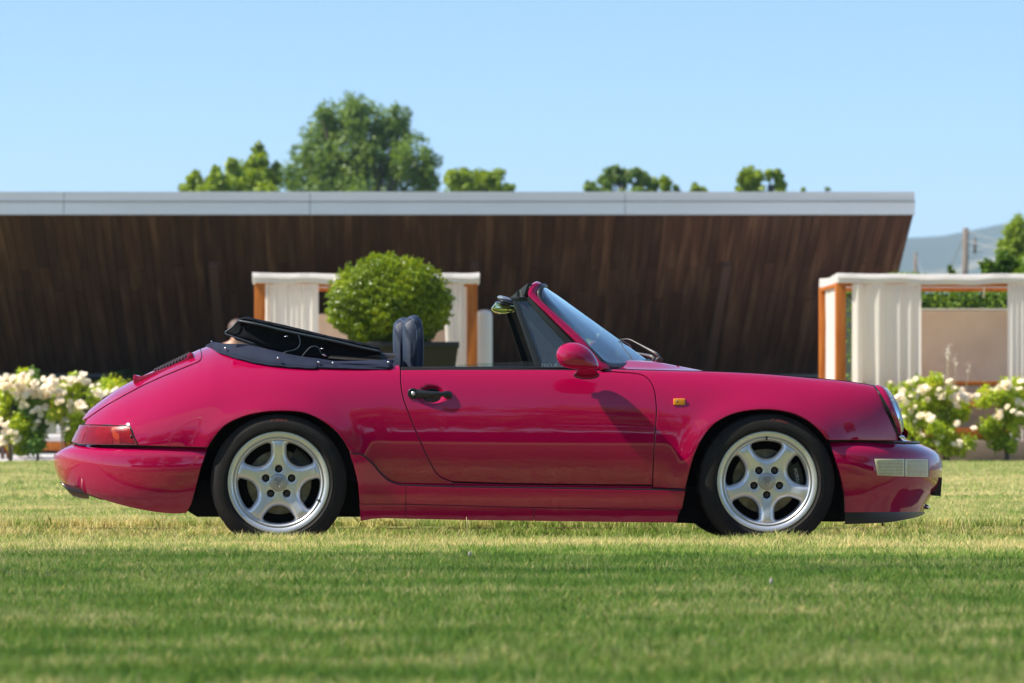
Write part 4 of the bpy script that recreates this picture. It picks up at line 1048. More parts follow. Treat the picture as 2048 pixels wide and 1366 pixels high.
rows[-1] = [(a[0] + .02, a[1] + .10 * min(1, (YC - a[1]) * 3), a[2] - .03) for a in rows[-2]]
mb = MB().grid(rows); both(mb, True); cov = mb.build('hood_cover', M['navy_cloth'], car); auto_smooth(cov, 70)
mb = MB().tube([tuple(np.array(p) + [0, -.003, 0]) for p in rows[2]], .0045, 6); both(mb); mb.build('cover_hem', M['navy_cloth'], cov)
f1 = rs(catmull([(633,716.4),(650,719),(670.6,722),(700,721.5),(740,720.5),(778,719.4),(786,720),(788,722)], 5), 40)
f0 = rs(catmull([(633,737.2),(650,737.6),(680,737.2),(720,737.4),(760,738.3),(776,738.8),(782,737),(786,730)], 5), 40)
rb0 = [body_w_at(min(a, 799), max(b, 732)) for a, b in f0]
rows = []
for f in np.linspace(0, 1, 12):
    r = []
    for k in range(40):
        q = f0[k] * (1 - f) + f1[k] * f; s = k / 39
        w = rb0[k] + .004 - .05 * f + .014 * math.sin(min(1, f * 3) * PI / 2)
        w += .009 * math.sin(f * 9 + s * 3.2) * math.sin(s * PI) + .006 * math.exp(-((f - .55 + .35 * s) / .08) ** 2) * (s > .25)
        r.append(tuple(cw(q[0], q[1], w)))
    rows.append(r)
rows.insert(0, [(a, b + .03, c) for a, b, c in rows[0]]); mb = MB().grid(rows); both(mb); flap = mb.build('hood_flap', M['navy_cloth'], car); auto_smooth(flap, 80)
mb = MB().tube([rows[i][0] for i in range(12)], .004, 6); both(mb); mb.build('cover_hem', M['navy_cloth'], flap)
v1 = rs([(668,704.5),(700,703.8),(750,705),(795.5,706.8)], 24); v0 = rs([(655,716.5),(690,719),(740,720.5),(783,722.5)], 24)
rows = []
for f in np.linspace(0, 1, 8):
    rows.append([tuple(cw(*(v0[k] * (1-f) + v1[k] * f), .585 - .05 * f + .008 * math.sin(f * 8 + k * .1))) for k in range(24)])
rows.append([tuple(cw(v1[k][0], v1[k][1] + 1, .42)) for k in range(24)])
mb = MB().grid(rows); both(mb); vn = mb.build('vinyl_flap', M['vinyl'], car)
for px, py, w in ((451,696.6,None),(556,716,None),(637,724.5,-1),(665.6,725.8,-1),(776.5,724.5,-1)):
    if w is None: w = rw(px) + .004
    if w == -1: w = body_w_at(px, 738) - .012
    mb = MB(); mb.ball(cw(px, py, w + .012), (.0068, .006, .0068), 10, 6); both(mb); mb.build('press_stud', M['chrome'], cov)
MB().ball(cw(423.5, 683, 0), .005, 8, 5).build('press_stud', M['chrome'], cov)
# closing panel under hood
mb = MB(); rows = [[(xat(p,0), YC - w, zat(q, 0)) for w in (wv_, wv_*.5, 0, -wv_*.5, -wv_)] for p, q, wv_ in ((414,699,.02),(440,706,.25),(520,722,.45),(600,728,.55),(700,733,.58),(800,735,.60),(802,800,.6))]
mb.grid(rows); mb.build('rear_shelf', M['interior'], car)
# ---- wheels
def wheel(cx, cy, yf, Rt, Rr, width, rot, front, near=True):
    """hub centre in world; yf = distance of the outer rim face; local axes: x right, z up, y away from the camera. rot = angle of the first spoke"""
    sg = 1 if near else -1
    hub = np.array([cx, yf, cy])
    def W(r, a, d):     # d = depth from the outer face, inwards positive
        return (cx + r * math.cos(a), yf + sg * d, cy + r * math.sin(a))
    def lathe(mb, prof, n=96, closed=False):
        rows = [[W(r, 2*PI*k/n, d) for k in range(n)] for r, d in prof]
        return mb.grid(rows, closed_u=True, flip=(sg < 0))
    # barrel + lip
    mb = MB(); prof = [(Rr, .012), (Rr + .002, .004), (Rr, 0), (Rr - .006, -.001), (Rr * .915, .003), (Rr * .902, .006), (Rr * .893, .016), (Rr*.876, .016), (Rr * .866, .007), (Rr * .845, .010), (Rr * .835, .016), (Rr*.83, .03), (Rr * .82, width * .55), (Rr * .93, width)]
    lathe(mb, prof); root = mb.build('wheel', M['silver'], car); auto_smooth(root, 45)
    # tyre
    mb = MB(); s = Rt - Rr
    tp = [(Rr - .012, .022), (Rr - .002, .012), (Rr + .003, .0025), (Rr + .012, -.004), (Rr + s*.2, -.0105), (Rr + s*.28, -.0095), (Rr + s * .5, -.010), (Rr + s*.66, -.006), (Rt - .014, .004), (Rt - .007, .010), (Rt - .003, .016)]
    lathe(mb, tp, 180)
    rows = []; n = 360; ncol = 12
    dd = np.linspace(.016, width - .01, 26)
    for i, d in enumerate(dd):
        r = Rt - .0 - (.004 if (i in (0, 25)) else 0)
        if i in (7, 12, 17): r -= .007
        rows.append([W(r - (.006 if (k % 12 < 2 and i not in (7, 12, 17) and (i < 7 or i > 17)) else 0), 2*PI*k/n + .0012 * (i % 7) , d) for k in range(n)])
    mb.grid(rows, closed_u=True, flip=(sg < 0))
    lathe(mb, [(Rt - .006, width - .008), (Rt - .02, width), (Rr + .01, width + .004), (Rr - .01, width - .01)], 60)
    # shoulder blocks
    for k in range(120):
        a = 2*PI*k/120; b = a + 2*PI/120 * .62
        pr = [(Rt - .020, .0025), (Rt - .012, .0062), (Rt - .006, .0125), (Rt - .0015, .017)]
        r1 = [W(r, a, d - .0022) for r, d in pr]; r2 = [W(r, b, d - .0022) for r, d in pr]
        r0 = [W(r, a - .002, d + .001) for r, d in pr]; r3 = [W(r, b + .002, d + .001) for r, d in pr]
        mb.grid([r0, r1, r2, r3])
    ty = mb.build('tyre', M['tyre'], root); auto_smooth(ty, 30)
    mb = MB(); lathe(mb, [(Rr + s*.33, -.0112), (Rr + s*.35, -.0125), (Rr + s*.37, -.0112)], 120); mb.build('tyre_rib', M['tyre'], root)
    if near:
        V, Fc = text_mesh('P ZERO', .0185, .35, 1.25); r0 = Rr + s * .66; a0 = PI/2 - (.0 if not front else .195)
        if front: a0 = PI/2 - .19
        Vt = []
        for x, y, z in V: a = a0 - x / r0; Vt.append(W(r0 + y * .75, a, -.0072))
        part('tyre_lettering', Vt, Fc, M['red_print'], root, False)
    # five-spoke face: distance field around the openings
    rin = .46 * Rr; rho = .283 * Rr; rc = .743 * Rr; rout = .818 * Rr; hwid = .154 * Rr
    def sector(p):       # fold to the opening centred on angle 36deg from the spoke axis
        a = math.atan2(p[1], p[0]); a = (a % (2*PI/5)) - PI/5; r = math.hypot(*p); return r, a
    def hole_d(p):       # >0 outside of the opening (metal), distance approximately
        r, a = sector(p); x = r * math.cos(a); y = abs(r * math.sin(a))
        dc = math.hypot(x - rc, y) - rho
        # straight sides beyond the tangent points, flaring outwards
        n_ = (-math.sin(PI/5 ), math.cos(PI/5))
        dl = y * math.cos(PI/5) - x * math.sin(PI/5) + hwid        # distance from the line offset hwid from the spoke axis
        side = dl if (x > rc + rho * math.cos(PI/2 + PI/5) * -1 * 0 and x > rc - .1 * rho) else 9
        d = min(dc, side) if False else dc
        if x > rc - rho * math.sin(PI/5): d = min(dc, dl) if x > rc else min(dc, dl)
        fl = .022 * Rr / .238 * max(0, (r - .74 * Rr) / (.09 * Rr)) ** 2
        d = d + fl * .9
        return max(d, r - rout)
    ol = []     # opening outline by marching rays
    cen = (rc - .02 * Rr, 0)
    for k in range(64):
        t = 2*PI*k/64; lo, hi = 0, rho * 1.9
        for _ in range(26):
            m_ = (lo + hi) / 2; x = cen[0] + m_ * math.cos(t); y = cen[1] + m_ * math.sin(t)
            aa = PI/5; px_ = x * math.cos(aa) - y * math.sin(aa); py_ = x * math.sin(aa) + y * math.cos(aa)
            if hole_d((px_, py_)) < 0: lo = m_
            else: hi = m_
        ol.append((cen[0] + lo * math.cos(t), cen[1] + lo * math.sin(t)))
    pts2 = []; edges = []
    def addloop(L):
        k0 = len(pts2); pts2.extend(L); edges.extend([(k0 + i, k0 + (i+1) % len(L)) for i in range(len(L))])
    loops = []
    for s5 in range(5):
        a = PI/5 + s5 * 2*PI/5
        loops.append([(x * math.cos(a) - y * math.sin(a), x * math.sin(a) + y * math.cos(a)) for x, y in ol])
    Rf = .85 * Rr
    outer = [(Rf * math.cos(2*PI*k/160), Rf * math.sin(2*PI*k/160)) for k in range(160)]
    lugs = []; rl = .268 * Rr; lr = .074 * Rr
    for s5 in range(5):
        a = s5 * 2*PI/5; lugs.append([(rl * math.cos(a) + lr * math.cos(t), rl * math.sin(a) + lr * math.sin(t)) for t in np.linspace(0, 2*PI, 22, endpoint=False)])
    addloop(outer)
    for L in loops + lugs: addloop(L)
    hp = np.array(ol)
    def dist_all(p):
        r, a = sector(p); q = np.array([r * math.cos(a), r * math.sin(a)])
        dd_ = np.min(np.hypot(hp[:, 0] - q[0], hp[:, 1] - q[1])); return dd_
    extra = []
    for L, offs in [(ol, (.0025, .005, .009, .014, .021))]:
        for o_ in offs:
            for (x, y) in L:
                v = np.array([x - cen[0], y - cen[1]]); v /= np.linalg.norm(v)
                q = (x + v[0] * o_, y + v[1] * o_)
                for s5 in range(5):
                    a = PI/5 + s5 * 2*PI/5; extra.append((q[0] * math.cos(a) - q[1] * math.sin(a), q[0] * math.sin(a) + q[1] * math.cos(a)))
    for r in np.arange(.02, Rf, .0085):
        nn_ = max(10, int(2*PI*r/.009)); 
        for k in range(nn_): extra.append((r * math.cos(2*PI*k/nn_), r * math.sin(2*PI*k/nn_)))
    E = np.array(extra); R2 = np.hypot(E[:, 0], E[:, 1]); keep = R2 < Rf - .002
    for L in loops + lugs:
        La = np.array(L); keep &= ~inside(La, E)
        dmin = np.min(np.hypot(E[:, None, 0] - La[None, :, 0], E[:, None, 1] - La[None, :, 1]), axis=1); keep &= dmin > .0017
    E = E[keep]
    allp = [Vector((float(a), float(b))) for a, b in pts2] + [Vector((float(a), float(b))) for a, b in E]
    vo, ed, fc, ov, oe, of = delaunay_2d_cdt(allp, edges, [], 1, 1e-7)
    V2 = np.array([(v.x, v.y) for v in vo]); cent = np.array([V2[list(f)].mean(0) for f in fc])
    ok = np.ones(len(fc), bool)
    for L in loops + lugs: ok &= ~inside(np.array(L), cent)
    tris = [tuple(f) for f, k in zip(fc, ok) if k]
    lugc = [(rl * math.cos(s5*2*PI/5), rl * math.sin(s5*2*PI/5)) for s5 in range(5)]
    def depth(p):
        r = math.hypot(*p); d = dist_all(p)
        base = .030 - .016 * np.clip((r / Rr - .12) / .5, 0, 1) ** .8 - .004 * np.clip((r/Rr - .5)/.3, 0, 1)     # hub set back, spokes come forward
        base = np.interp(r / Rr, [0, .2, .38, .55, .72, .80, .85], [.020, .020, .021, .016, .010, .011, .020])
        rr = .024; t = np.clip(1 - d / rr, 0, 1); base += .021 * t ** 1.9
        for lx, ly in lugc:
            dl = math.hypot(p[0] - lx, p[1] - ly) - lr; base += .002 * np.clip(1 - dl / .005, 0, 1) ** 2
        return float(base)
    cr, sr = math.cos(rot), math.sin(rot)
    Vw = []
    D2 = [depth(p) for p in V2]
    for p, d in zip(V2, D2):
        x, y = p[0] * cr - p[1] * sr, p[0] * sr + p[1] * cr; Vw.append((cx + x, yf + sg * d, cy + y))
    Fw = []
    for f in tris:
        a, b, c = V2[f[0]], V2[f[1]], V2[f[2]]; s_ = (b[0]-a[0])*(c[1]-a[1]) - (b[1]-a[1])*(c[0]-a[0])
        f = f if s_ > 0 else f[::-1]; Fw.append(f if sg > 0 else f[::-1])
    mb = MB(); mb.V = Vw; mb.F = Fw
    # walls of the openings
    from collections import Counter
    ec = Counter()
    for f in Fw:
        for i in range(3): ec[(f[i], f[(i+1) % 3])] += 1
    be = [e for e in ec if (e[1], e[0]) not in ec]
    mp = {}
    for a, b in be:
        if math.hypot(*V2[a]) > Rf - .003: continue
        for v in (a, b):
            if v not in mp: mp[v] = len(mb.V); q = mb.V[v]; mb.V.append((cx + (q[0] - cx) * .985, q[1] + sg * .028, cy + (q[2] - cy) * .985))
        mb.F.append((b, a, mp[a], mp[b]))
    fo = mb.build('five_spoke_face', M['silver'], root); auto_smooth(fo, 75)
    # cap, crest, nuts
    rcap = .165 * Rr
    mb = MB(); lathe(mb, [(rcap, .024), (rcap, .0155), (rcap * .95, .0142), (rcap * .5, .0125), (.0005, .012)], 40); cap = mb.build('centre_cap', M['silver_cap'], root)
    mb = MB(); lathe(mb, [(rcap + .0012, .0200), (rcap + .0012, .0185), (rcap, .0185)], 40); mb.build('cap_ring', M['black_trim'], root)
    if near:
        mb = MB(); S = rcap * .62; yy = lambda: -.0
        def pt(u, v): x, y = u * S, v * S; return (cx + x * (1 if not front else 1), yf + .0105, cy + y)
        sh = [(-.75,.8),(-.4,.9),(0,.82),(.4,.9),(.75,.8),(.78,.1),(.62,-.45),(.3,-.85),(0,-1.02),(-.3,-.85),(-.62,-.45),(-.78,.1),(-.75,.8)]
        mb.tube([pt(*p) for p in sh], .0013, 5)
        for a, b in (((-.76,.2),(.76,.2)), ((0,.8),(0,.4)), ((0,-.45),(0,-1)), ((-.5,.35),(-.5,.75)), ((.5,.35),(.5,.75)), ((.35,-.3),(.35,-.75)), ((-.35,-.3),(-.35,-.75)), ((-.6,.5),(-.1,.5)), ((.1,-.4),(.6,-.4)), ((.1,-.6),(.5,-.6))): mb.tube([pt(*a), pt(*b)], .0011, 4)
        mb.tube([pt(u * .38, v * .38 + .02) for u, v in sh], .0012, 4)
        mb.tube([pt(-.08,-.2), pt(-.1,.05), pt(.05,.2), pt(.14,.08), pt(.02,0), pt(.12,-.2)], .0012, 4)
        mb.build('crest', M['silver_cap'], root)
    for s5 in range(5):
        a = rot + s5 * 2*PI/5; bx, bz = cx + rl * math.cos(a), cy + rl * math.sin(a)
        mb = MB(); y0 = yf + sg * .026
        mb.grid([[(bx + lr * math.cos(t), yf + sg * d, bz + lr * math.sin(t)) for t in np.linspace(0, 2*PI, 22, endpoint=False)] for d in (.021, .052)], closed_u=True, flip=(sg > 0))
        mb.add([(bx + lr * math.cos(t), yf + sg * .052, bz + lr * math.sin(t)) for t in np.linspace(0, 2*PI, 22, endpoint=False)], [tuple(range(22))])
        mb.build('nut_well', M['black_trim'], root, False)
        mb = MB(); rn = lr * .62
        h = [(bx + rn * math.cos(t), bz + rn * math.sin(t)) for t in np.linspace(0, 2*PI, 6, endpoint=False)]
        mb.add([(p[0], yf + sg * .031, p[1]) for p in h] + [(p[0], yf + sg * .05, p[1]) for p in h], [tuple(range(6))] + [(i, (i+1) % 6, 6 + (i+1) % 6, 6 + i) for i in range(6)])
        mb.ball((bx, yf + sg * .031, bz), rn * .62, 10, 6)
        mb.build('wheel_nut', M['dark_metal'], root, False)
    # valve
    av = PI/2 + .01 if front else -.42
    mb = MB().tube([W(Rr * .845, av, .012), W(Rr * .90, av, .004)], [.006, .004], 8); mb.build('tyre_valve', M['black_trim'], root)
    # brake
    mb = MB(); lathe(mb, [(.02, .085), (.075, .085), (.076, .078), (.078, .105), (.150, .105), (.152, .108), (.152, .13), (.02, .13)], 64)
    o = mb.build('brake_disc', M['steel'], root); auto_smooth(o, 40)
    a0, a1 = (-.45, .55) if front else (.25, 1.1)
    mb = MB(); rows = []
    for a in np.linspace(a0, a1, 12):
        rows.append([W(.118, a, .10), W(.118, a, .066), W(.135, a, .058), W(.165, a, .058), W(.178, a, .068), W(.178, a, .15), W(.118, a, .15)])
    mb.grid(rows); n_ = 7; mb.F += [tuple(range(7))[::-1], tuple(11 * 7 + k for k in range(7))]
    cal = mb.build('brake_caliper', M['black_trim'], root, False); auto_smooth(cal, 30)
    if front and near:
        V, Fc = text_mesh('PORSCHE', .021, 0, 1.15); Vt = []
        for x, y, z in V: a = .06 - x / .146; Vt.append(W(.146 + y, a, .0562))
        part('caliper_lettering', Vt, Fc, M['white_print'], root, False)
    mb = MB(); lathe(mb, [(Rr * .80, .14), (.02, .14)], 40); mb.build('hub_backplate', M['black_matt'], root)
    mb = MB().tube([(cx, yf + sg * .1, cy), (cx, yf + sg * .75, cy)], .03, 10); mb.build('axle', M['black_matt'], root)
wr_ = .815; wf_ = .800
Rk = cw(557, 965, wr_); Fk = cw(1534.6, 963, wf_)
wheel(Rk[0], Rk[2], YC - wr_, 136.6 / F * (YC - wr_), 101.4 / F * (YC - wr_), .235, PI/2, False)
wheel(Fk[0], Fk[2], YC - wf_, 135.8 / F * (YC - wf_), 100.0 / F * (YC - wf_), .20, -PI/2, True)
wheel(Rk[0], Rk[2], YC + wr_, 136.6 / F * (YC - wr_), 101.4 / F * (YC - wr_), .235, PI/2, False, False)
wheel(Fk[0], Fk[2], YC + wf_, 135.8 / F * (YC - wf_), 100.0 / F * (YC - wf_), .20, -PI/2, True, False)

do_mirror()
# ================================================================== ground
def sheet(name, x0, x1, y0, y1, z, m, nx=1, ny=1):
    V = [(x0 + (x1-x0)*i/nx, y0 + (y1-y0)*j/ny, z) for j in range(ny+1) for i in range(nx+1)]
    Fc = [(j*(nx+1)+i, j*(nx+1)+i+1, (j+1)*(nx+1)+i+1, (j+1)*(nx+1)+i) for j in range(ny) for i in range(nx)]
    return tag(part(name, V, Fc, m, None, False), kind='structure')
YE0, YE1, YL, LZ = 15.55, 17.98, 42.75, -0.03      # edges of the sunken path, end of the lawn
sheet('ground', -3500, 3500, -300, 3900, -0.10, mat('meadow_earth', (0.10, 0.12, 0.04), rough=.95, noise=(.02, (0.15, 0.15, 0.06), 6)))
sheet('path', -40, 40, YE0 - .1, YE1 + .1, ZP - .005, mat('path_earth', (0.16, 0.13, 0.085), rough=.95, noise=(9, (0.26, 0.22, 0.15), 6), bump=(60, .8, .01)))
thatch = mat('turf_thatch', (0.20, 0.25, 0.06), rough=.95, noise=(7, (0.42, 0.36, 0.15), 6, (.3, 1.2, 1)), bump=(90, .9, .02))
for (a, b) in ((-60, YE0), (YE1, YL)):
    mb = MB(); n = 160; xs = np.linspace(-40, 40, n)
    wob = lambda x: 0.012 * math.sin(x * 7.3) + .010 * math.sin(x * 17.1 + 1) + .006 * math.sin(x * 41)
    fa = a == YE1; fb = b == YE0
    rows = [[(x, (a + wob(x)) if fa else a, -.11) for x in xs], [(x, (a + wob(x)) if fa else a, LZ - .004) for x in xs], [(x, (a + .02 + wob(x)) if fa else a, LZ) for x in xs], [(x, b - .02 + (wob(x) if fb else 0), LZ) for x in xs], [(x, b + (wob(x) if fb else 0), LZ - .004) for x in xs], [(x, b + (wob(x) if fb else 0), -.11) for x in xs]]
    mb.grid(rows); tag(mb.build('lawn', thatch, None, False), kind='structure')
sheet('pavement', -16, -1.2, YL + .02, 53, -.02, M['paving'])
sheet('pavement', 4.9, 24, YL + .5, 60, -.02, M['paving'])
# hills on the horizon
def hills():
    xs = np.linspace(-2600, 2900, 120); V = []; Fc = []
    prof = lambda x: 152 + 16 * math.exp(-((x - 575) / 90) ** 2) + 22 * math.sin(x / 330 + .6) + 14 * math.sin(x / 140 + 2) + 6 * math.sin(x / 47)
    ds = [(2300, 0), (2450, .35), (2600, .62), (2750, .78), (2900, .93), (3050, 1.0), (3300, .8)]
    rows = []
    for y, h in ds:
        rows.append([(x, y + 60 * math.sin(x / 210), max(-.1, prof(x) * h + (8 * math.sin(x / 60 + y) + 5 * math.sin(x / 23 + y / 50)) * (0 < h < .95))) for x in xs])
    mb = MB().grid(rows)
    m = mat('wooded_hillside', (0.035, 0.07, 0.04), rough=.95, noise=(.0035, (0.34, 0.31, 0.18), 7, (.7, 1, 2.5), (.53, .60)))
    return tag(mb.build('hills', m), kind='structure')
hills()

# ================================================================== grass
def grass_mat(name, g1, g2, y1, bright=1.0):
    m = bpy.data.materials.new(name); m.use_nodes = True
    nt = m.node_tree; n = nt.nodes; l = nt.links; b = n['Principled BSDF']; out = n['Material Output']
    geo = n.new('ShaderNodeNewGeometry'); mp = n.new('ShaderNodeMapping'); mp.inputs['Scale'].default_value = (.22, 1.5, 1)
    l.new(geo.outputs['Position'], mp.inputs['Vector'])
    t1 = n.new('ShaderNodeTexNoise'); t1.inputs['Scale'].default_value = 1.5; t1.inputs['Detail'].default_value = 5; t1.inputs['Roughness'].default_value = .62
    l.new(mp.outputs[0], t1.inputs['Vector'])
    t2 = n.new('ShaderNodeTexNoise'); t2.inputs['Scale'].default_value = 3.2; t2.inputs['Detail'].default_value = 4
    l.new(geo.outputs['Position'], t2.inputs['Vector'])
    a = n.new('ShaderNodeMath'); a.operation = 'MULTIPLY_ADD'; l.new(t1.outputs['Fac'], a.inputs[0]); a.inputs[1].default_value = 1.5; a.inputs[2].default_value = -.65
    a2 = n.new('ShaderNodeMath'); a2.operation = 'MULTIPLY_ADD'; l.new(t2.outputs['Fac'], a2.inputs[0]); a2.inputs[1].default_value = .9; l.new(a.outputs[0], a2.inputs[2])
    a3 = n.new('ShaderNodeMath'); a3.operation = 'MULTIPLY_ADD'; l.new(geo.outputs['Random Per Island'], a3.inputs[0]); a3.inputs[1].default_value = .60; l.new(a2.outputs[0], a3.inputs[2])
    # dry strips left by the mower, running along the path
    sx_ = n.new('ShaderNodeSeparateXYZ'); l.new(geo.outputs['Position'], sx_.inputs[0])
    def M_(op, a, b_=None, c=None):
        q = n.new('ShaderNodeMath'); q.operation = op
        for i_, v in enumerate((a, b_, c)):
            if v is None: continue
            if isinstance(v, (int, float)): q.inputs[i_].default_value = v
            else: l.new(v, q.inputs[i_])
        return q.outputs[0]
    yy = M_('MULTIPLY_ADD', t2.outputs['Fac'], .35, sx_.outputs['Y'])
    gr_ = n.new('ShaderNodeMapRange'); gr_.interpolation_type = 'SMOOTHSTEP'; gr_.inputs['From Min'].default_value = 12.9; gr_.inputs['From Max'].default_value = 17.5; gr_.inputs['To Min'].default_value = -.07; gr_.inputs['To Max'].default_value = .17; l.new(yy, gr_.inputs['Value'])
    tot = M_('ADD', a3.outputs[0], gr_.outputs[0])
    for yc, sg_, am in ((14.75, .42, .30), (18.3, .25, .10), (20.4, .5, .14), (24.5, .8, .16), (31, 1.6, .15)):
        d_ = M_('DIVIDE', M_('SUBTRACT', yy, yc + .17), sg_); tot = M_('MULTIPLY_ADD', M_('POWER', 2.718, M_('MULTIPLY', M_('MULTIPLY', d_, d_), -1)), am, tot)
    cr = n.new('ShaderNodeValToRGB'); e = cr.color_ramp.elements
    e[0].position = .15; e[0].color = (*g1, 1); e[1].position = 1.0; e[1].color = (*y1, 1)
    q = cr.color_ramp.elements.new(.66); q.color = (*g2, 1)
    sub = n.new('ShaderNodeMath'); sub.operation = 'SUBTRACT'; l.new(tot, sub.inputs[0]); sub.inputs[1].default_value = .22
    l.new(sub.outputs[0], cr.inputs[0]); l.new(cr.outputs[0], b.inputs['Base Color']); b.inputs['Roughness'].default_value = .5
    inp(b, 'Specular IOR Level').default_value = .3
    tr = n.new('ShaderNodeBsdfTranslucent'); l.new(cr.outputs[0], tr.inputs[0]); mx = n.new('ShaderNodeMixShader'); mx.inputs[0].default_value = .35
    l.new(b.outputs[0], mx.inputs[1]); l.new(tr.outputs[0], mx.inputs[2]); l.new(mx.outputs[0], out.inputs[0])
    return m
M['grass'] = grass_mat('lawn_grass', (0.12, 0.27, 0.038), (0.31, 0.45, 0.072), (0.90, 0.77, 0.36))
def patch_mesh(name, size, nb, hmin, hmax, wid, lean, seed):
    r = np.random.default_rng(seed)
    x = r.uniform(-size/2, size/2, nb); y = r.uniform(-size/2, size/2, nb); h = r.uniform(hmin, hmax, nb) * (1 + .25 * r.standard_normal(nb) * .5); a = r.uniform(0, 2*PI, nb)
    w = wid * r.uniform(.6, 1.2, nb); la = r.uniform(0, 2*PI, nb); ll = lean * h * r.uniform(.1, 1.3, nb)
    dx, dy = np.cos(a) * w / 2, np.sin(a) * w / 2; lx, ly = np.cos(la) * ll, np.sin(la) * ll
    z0 = np.full(nb, -.004)
    v = np.stack([np.stack([x - dx, y - dy, z0], 1), np.stack([x + dx, y + dy, z0], 1), np.stack([x + dx * .8 + lx * .35, y + dy * .8 + ly * .35, h * .6], 1), np.stack([x + lx, y + ly, h], 1),
                  np.stack([x - dx * .8 + lx * .35, y - dy * .8 + ly * .35, h * .6], 1)], 1).reshape(-1, 3)
    me = mesh_quads(name, v, 5); me.materials.append(M['grass']); return me
gcol = bpy.data.collections.new('grass_patches')
for i in range(5):
    o = bpy.data.objects.new('grass_patch', patch_mesh('grass_patch', .26, 620, .018, .042, .0035, .55, 30 + i)); gcol.objects.link(o)
gfar = bpy.data.collections.new('grass_patches_far')
for i in range(4):
    o = bpy.data.objects.new('grass_patch_far', patch_mesh('grass_patch_far', .52, 800, .022, .045, .0085, .6, 60 + i)); gfar.objects.link(o)
gtall = bpy.data.collections.new('grass_patches_edge')
for i in range(3):
    o = bpy.data.objects.new('grass_patch_edge', patch_mesh('grass_patch_edge', .16, 240, .03, .066, .0036, .7, 90 + i)); gtall.objects.link(o)
def scatter(name, pts, coll, label, smin=.85, smax=1.2, quarter=False):
    me = bpy.data.meshes.new(name); me.from_pydata([tuple(p) for p in pts], [], []); me.update()
    o = link(name, me); tag(o, kind='stuff', label=label, cat='grass')
    ng = bpy.data.node_groups.new(name + '_nodes', 'GeometryNodeTree')
    ng.interface.new_socket('Geometry', in_out='INPUT', socket_type='NodeSocketGeometry'); ng.interface.new_socket('Geometry', in_out='OUTPUT', socket_type='NodeSocketGeometry')
    N = ng.nodes; L = ng.links; gi = N.new('NodeGroupInput'); go = N.new('NodeGroupOutput')
    ip = N.new('GeometryNodeInstanceOnPoints'); ci = N.new('GeometryNodeCollectionInfo'); ci.inputs['Collection'].default_value = coll
    ci.inputs['Separate Children'].default_value = True; ci.inputs['Reset Children'].default_value = True
    ip.inputs['Pick Instance'].default_value = True
    rv = N.new('FunctionNodeRandomValue'); rv.data_type = 'FLOAT_VECTOR'; rv.inputs[0].default_value = (0, 0, 0); rv.inputs[1].default_value = (0, 0, 6.283)
    rs_ = N.new('FunctionNodeRandomValue'); rs_.data_type = 'FLOAT'; rs_.inputs[2].default_value = smin; rs_.inputs[3].default_value = smax; rs_.inputs['Seed'].default_value = 5
    L.new(gi.outputs[0], ip.inputs['Points']); L.new(ci.outputs[0], ip.inputs['Instance']); L.new(rv.outputs[0], ip.inputs['Rotation']); L.new(rs_.outputs[1], ip.inputs['Scale'])
    L.new(ip.outputs[0], go.inputs[0])
    md = o.modifiers.new('scatter', 'NODES'); md.node_group = ng
    return o
def gridpts(x0f, x1f, y0, y1, st, z=LZ, jit=.3):
    out = []; y = y0
    while y < y1:
        x = x0f(y)
        while x < x1f(y):
            out.append((x + rng.uniform(-jit, jit) * st, min(max(y + rng.uniform(-jit, jit) * st, y0), y1), z)); x += st
        y += st
    return out
xl = lambda m: (lambda y: -CX * y / F - m); xr = lambda m: (lambda y: (2048 - CX) * y / F + m)
pts = gridpts(xl(.9), xr(.9), 5.2, YE0 - .12, .20) + gridpts(xl(.9), xr(.9), YE1 + .12, 22.5, .20)
scatter('lawn_grass', pts, gcol, 'short mown green lawn grass in front of and around the red car')
pts = gridpts(xl(1.5), xr(1.5), 22.5, YL - .2, .40)
scatter('far_lawn_grass', pts, gfar, 'sunlit yellowish lawn grass stretching from behind the car to the rose beds')
pts = [(x + rng.uniform(-.03, .03), YE0 - .06 + rng.uniform(-.03, .02), LZ) for x in np.arange(-3, 4.2, .055)]
pts += [(x + rng.uniform(-.03, .03), YE1 + .07 + rng.uniform(-.03, .03), LZ) for x in np.arange(-3.4, 4.8, .07)]
pts += [(x + rng.uniform(-.03, .03), YE1 - .03 + rng.uniform(-.05, .03), -.078) for x in np.arange(-3.4, 4.8, .05)]
scatter('edge_grass', pts, gtall, 'longer ragged grass along the cut edges of the sunken path under the car', .6, 1.0)
# a few taller dry stalks and a pebble
def stalk(px, py0, py1, Y, head, label):
    t = tag(MB().tube([PXY(px, py0, Y), PXY(px + 1, (py0+py1)/2, Y), PXY(px - .6, py1, Y)], [.0022, .0018, .0012], 5).build('grass_stalk', mat('dry_stalk', (.55, .47, .25), rough=.8), None), label, 'grass stalk', 'dry stalks standing out of the mown lawn')
    if head: p = PXY(px - .6, py1, Y); h = MB().ball(p, (.006, .006, .011), 8, 6).build('seed_head', mat('seed_head', (.5, .46, .36), rough=.9), t)
stalk(933.5, 1072, 1034, 15.4, False, 'thin dry grass stalk standing in front of the rocker panel below the car door')
stalk(1543, 1195, 1163, 10.9, True, 'blurred pale stalk with a seed head in the shaded foreground lawn below the front wheel')
stalk(940, 1120, 1108, 13.2, True, 'tiny pale seed head in the lawn below the car door')
mb = MB(); mb.ball(PXY(1880, 1075.5, 15.7), (.011, .009, .009), 8, 6); p = mb.build('pebble', mat('white_stone', (.75, .74, .72), rough=.8)); tag(p, 'small white pebble on the grass edge in front of the car nose', 'pebble')

